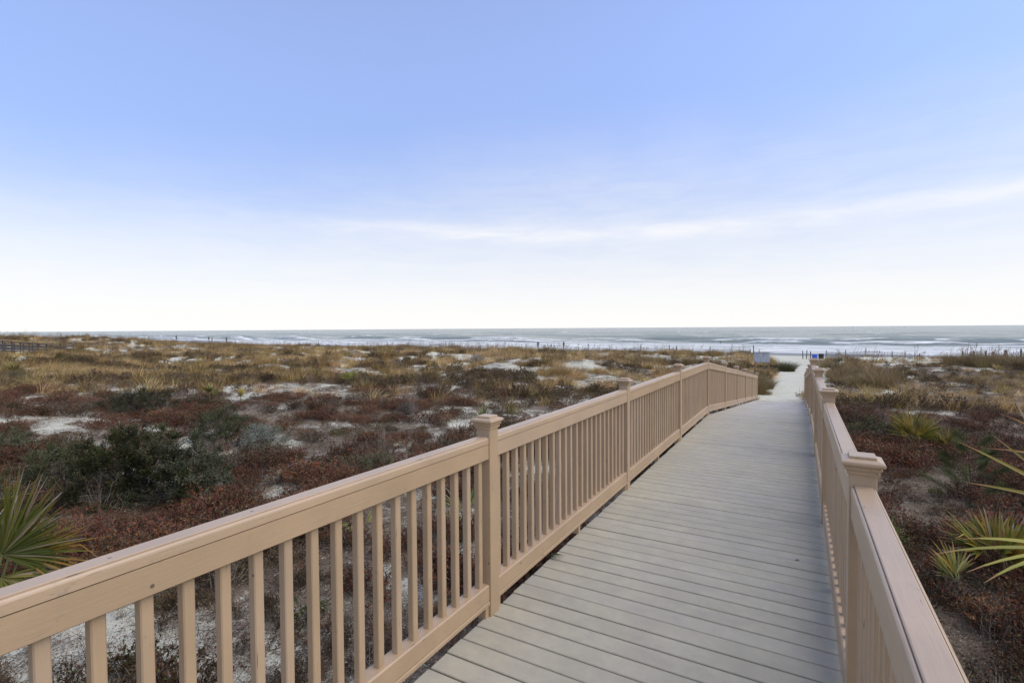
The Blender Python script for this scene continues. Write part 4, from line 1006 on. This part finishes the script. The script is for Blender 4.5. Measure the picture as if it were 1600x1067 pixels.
fence('sand_fence', 'dark meshed fence seaward of the grassy mound, ending in open sand', [(line_x(p, Yv), Yv) for p, Yv in ((1291, 76), (1322, 76), (1353, 75.5), (1395, 75), (1437, 74))], 1.0, DARKWOOD, .10, .85, tall={2: 1.15})
fence('sand_fence', 'slatted reddish brown fence standing on the grassy mound at the seaward side', [(line_x(p, 63), 63 + .05 * (p % 5)) for p in (1505, 1522, 1543, 1554, 1570, 1577, 1595, 1620, 1650)], 1.2, FENCEWOOD, .10, 1.05, thick=.07, lean=.05)

# ------------------------------------------------------------------ sign board
sx0, sx1, sy = -2.68, -1.76, 38.0
root = tag(empty('notice_board', ((sx0 + sx1) / 2, sy, float(ground_z(-2.2, sy)))), 'blank back of a pale grey notice board on two brown posts beside the beach path', 'notice board')
gzv = root.location.z; hwid = (sx1 - sx0) / 2
for s in (-1, 1):
    mb = MB(); mb.box(-.045, .045, -.045, .045, -.4, .02 - gzv - .02); link('post', mb.mesh('post', POSTWOOD), root, (s * (hwid - .05), .06, 0))
m, t, b = new_mat('weathered_board'); setb(b, .5, .3); co = obj_co(t)
st = t.ss(t.noise(t.mapping(co, (9, 1, 1.2)), 1.4, 5, .7, .6), .48, .66)
t.link(t.mix(st, (.50, .53, .55), (.30, .32, .36)), b.inputs['Base Color'])
mb = MB(); mb.box(-hwid - .02, hwid + .02, -.012, .012, -.60 - gzv, .07 - gzv); link('board', mb.mesh('board', m), root)
mb = MB()
for (a_, b_, c_, d_) in ((-hwid - .03, hwid + .03, -.615, -.585), (-hwid - .03, hwid + .03, .055, .085)): mb.box(a_, b_, -.022, -.0125, c_ - gzv, d_ - gzv)
link('frame', mb.mesh('frame', GREYWOOD), root)

# ------------------------------------------------------------------ barrels
def barrel(px, Yv, mat, label, h=.88, bag=True):
    x = line_x(px, Yv); root = tag(empty('trash_barrel', (x, Yv, float(ground_z(x, Yv)))), label, 'trash barrel', 'trash barrels at the top of the beach')
    prof = [(.27, 0), (.285, .02), (.29, .26), (.302, .28), (.302, .31), (.29, .33), (.29, .55), (.302, .57), (.302, .60), (.29, .62), (.29, h - .04), (.305, h - .03), (.305, h), (.275, h), (.27, h - .1)]
    ring = lambda r, z: [(r * math.cos(k * math.pi / 12), r * math.sin(k * math.pi / 12), z) for k in range(24)]
    mb = MB(); mb.loft([ring(r, z) for r, z in prof]); link('drum', mb.mesh('drum', mat, True), root)
    if bag:
        mb = MB(); mb.loft([ring(r * (1 + .03 * (k % 2)), z) for k, (r, z) in enumerate([(.312, h - .16), (.318, h - .08), (.314, h + .01), (.262, h + .012), (.255, h - .08)])], cap=False); link('bag_liner', mb.mesh('bag_liner', WHITEBAG, True), root)
    return root
barrel(1273.5, 72.5, BLUE, 'bright blue barrel seen just above a railing cap at the beach entrance', .62, bag=False)
barrel(512, 75, BLUE, 'small blue barrel far off on the dune crest in front of the surf', bag=False)
barrel(1283.5, 75, BLACKMESH, 'dark drum shape standing in for a netting panel next to the bright blue barrel', .6, bag=False)  # stand-in for a dark netting panel, built with the barrel shape

# ------------------------------------------------------------------ distant walkway
def far_walk():
    pts = [(-90, 56, 1.05), (0, 63, .68), (36, 69, .32), (70, 75, -.05), (110, 80, -.16), (148, 84, -.20), (182, 88, -.70)]
    P3 = [Vector((*W(p, d), z)) for p, d, z in pts]; o0 = P3[0].copy(); o0.z = 0
    root = tag(empty('boardwalk', o0), 'distant dark wooden walkway with handrails crossing the dunes toward the beach', 'boardwalk')
    L = [0]
    for a_, b_ in zip(P3, P3[1:]): L.append(L[-1] + (b_ - a_).length)
    def pos(s):
        for k in range(len(P3) - 1):
            if s <= L[k + 1] or k == len(P3) - 2: return P3[k].lerp(P3[k + 1], (s - L[k]) / (L[k + 1] - L[k]))
    n = int(L[-1] / 2.4)
    mb = MB(); mb.box(-.06, .06, -.06, .06, -2.2, -.02); pm = mb.mesh('post', DARKWOOD)
    for off in (0, 1.6):
        for k in range(n + 1):
            p = pos(k * L[-1] / n) - o0; d = (P3[3] - P3[1]); nrm = Vector((-d.y, d.x, 0)).normalized(); link('post', pm, root, p + nrm * off)
        for k in range(n):
            a_ = pos(k * L[-1] / n) - o0 + nrm * off; b_ = pos((k + 1) * L[-1] / n) - o0 + nrm * off
            for nm, dz, th, wd in (('handrail', 0, .045, .12), ('middle_rail', -.45, .09, .03), ('lower_rail', -.85, .09, .03)):
                mb = MB(); mb.extrude([(-wd, -th), (-wd, th), (wd, th), (wd, -th)], lambda u, v: a_ + nrm * u + Vector((0, 0, v + dz)), lambda u, v: b_ + nrm * u + Vector((0, 0, v + dz))); link(nm, mb.mesh(nm, DARKWOOD), root)
    for k in range(n):
        a_ = pos(k * L[-1] / n) - o0; b_ = pos((k + 1) * L[-1] / n) - o0
        mb = MB(); mb.extrude([(0.06, -.05), (0.06, .0), (1.54, .0), (1.54, -.05)], lambda u, v: a_ + nrm * u + Vector((0, 0, v - 1.1)), lambda u, v: b_ + nrm * u + Vector((0, 0, v - 1.1))); link('deck', mb.mesh('deck', GREYWOOD), root)
far_walk()

# ------------------------------------------------------------------ people
def flat(name, c, r=.8):
    m, t, b = new_mat(name); b.inputs['Base Color'].default_value = (*c, 1); setb(b, r, .2); return m
SKIN = flat('skin', (.45, .27, .19)); HAIR = flat('hair', (.03, .02, .015))
def person(x, y, z, h, label, top, legs, turn=0, stride=.12, arm=.12, group='people on the beach'):
    k = h / 1.75
    J = {'pelvis': (0, 0, .95, .125, .095), 'waist': (0, 0, 1.08, .115, .085), 'chest': (0, .01, 1.32, .155, .105), 'neck': (0, 0, 1.48, .055, .055), 'head0': (0, -.01, 1.56, .07, .08), 'head1': (0, -.02, 1.66, .085, .10), 'head2': (0, -.01, 1.73, .05, .06),
         'hipL': (.09, 0, .90, .085, .085), 'kneeL': (.10, -stride, .50, .058, .058), 'ankL': (.10, -stride * .6, .09, .042, .042), 'toeL': (.11, -stride * .6 - .14, .04, .04, .03),
         'hipR': (-.09, 0, .90, .085, .085), 'kneeR': (-.10, stride * .7, .50, .058, .058), 'ankR': (-.10, stride, .09, .042, .042), 'toeR': (-.11, stride - .14, .04, .04, .03),
         'shL': (.18, 0, 1.41, .058, .058), 'elL': (.25, arm * .4, 1.13, .044, .044), 'wrL': (.24, -arm, .90, .03, .03), 'haL': (.235, -arm - .03, .80, .028, .04),
         'shR': (-.18, 0, 1.41, .058, .058), 'elR': (-.25, -arm * .2, 1.13, .044, .044), 'wrR': (-.24, arm * .6, .90, .03, .03), 'haR': (-.235, arm * .6, .80, .028, .04)}
    E = [('pelvis', 'waist'), ('waist', 'chest'), ('chest', 'neck'), ('neck', 'head0'), ('head0', 'head1'), ('head1', 'head2'), ('pelvis', 'hipL'), ('hipL', 'kneeL'), ('kneeL', 'ankL'), ('ankL', 'toeL'), ('pelvis', 'hipR'), ('hipR', 'kneeR'), ('kneeR', 'ankR'), ('ankR', 'toeR'),
         ('chest', 'shL'), ('shL', 'elL'), ('elL', 'wrL'), ('wrL', 'haL'), ('chest', 'shR'), ('shR', 'elR'), ('elR', 'wrR'), ('wrR', 'haR')]
    names = list(J); me = bpy.data.meshes.new('person')
    me.from_pydata([J[n][:3] for n in names], [(names.index(a_), names.index(b_)) for a_, b_ in E], [])
    tmp = bpy.data.objects.new('person', me); COL.objects.link(tmp)
    md = tmp.modifiers.new('skin', 'SKIN'); sv = me.skin_vertices[0].data
    for i, n in enumerate(names): sv[i].radius = J[n][3:5]; sv[i].use_root = (n == 'pelvis')
    sb = tmp.modifiers.new('sub', 'SUBSURF'); sb.levels = 1; sb.render_levels = 1
    dg = bpy.context.evaluated_depsgraph_get(); em = bpy.data.meshes.new_from_object(tmp.evaluated_get(dg)); bpy.data.objects.remove(tmp)
    em.name = 'person'; em.materials.clear()
    for m_ in (SKIN, top, legs): em.materials.append(m_)
    for p in em.polygons:
        c = p.center; p.use_smooth = True
        p.material_index = 0 if c.z > 1.50 or (abs(c.x) > .19 and c.z < .88) else 2 if c.z < .98 and abs(c.x) < .19 else 1
    o = link('person', em); o.location = (x, y, z); o.scale = (k, k, k); o.rotation_euler[2] = turn
    tag(o, label, 'person', group)
    mb = MB(); ring = lambda r, zz, oy=0: [(r * math.cos(a_ * math.pi / 5), oy + r * 1.1 * math.sin(a_ * math.pi / 5), zz) for a_ in range(10)]
    mb.loft([ring(.096, 1.62, .02), ring(.105, 1.69, .005), ring(.085, 1.755), ring(.03, 1.785)]); link('hair', mb.mesh('hair', HAIR, True), o)
    return o
BLK = flat('black_cloth', (.02, .02, .025)); NAVY = flat('navy_cloth', (.03, .05, .08)); TEAL = flat('teal_cloth', (.02, .10, .12)); BROWN = flat('brown_cloth', (.10, .045, .025)); DGR = flat('dark_green_cloth', (.02, .06, .05)); MAR = flat('maroon_cloth', (.10, .03, .04))
def stand(px, depth, h, label, top, legs, turn=0, dz=None, **kw):
    x, y = W(px, depth); z = float(ground_z(x, y)) if dz is None else dz
    return person(x, y, z, h, label, top, legs, turn, **kw)
stand(840.6, 112, 1.80, 'person in a dark jacket and brown trousers standing by the surf', BLK, BROWN, .4)
stand(880.8, 108.5, 1.80, 'tall person dressed all in black standing by the surf', BLK, BLK, 2.6, stride=.02)
stand(861.3, 121, 1.02, 'child in a teal top at the water edge between two adults', TEAL, BLK, 1.2, dz=-2.98)
stand(919, 117, 1.08, 'child in navy wading alone in the shallow surf', NAVY, BLK, -.6, dz=-3.0)
stand(326.3, 158, 1.78, 'person in a dark green coat standing close beside a companion far along the beach', DGR, BLK, .2)
stand(331.3, 158, 1.66, 'person in a maroon coat standing close beside the one in green', MAR, NAVY, -.7)
stand(354.0, 160, 1.70, 'person in black standing by themselves near the pair far along the beach', BLK, BROWN, 1.7)
stand(275.6, 168, 1.72, 'farthest person on the beach, dark clothed, half hidden by the dune grass', NAVY, BLK, .9)
stand(1126, 144, 1.70, 'person in brown wading waist deep among the breakers', BROWN, BLK, 1.1, dz=-3.95)
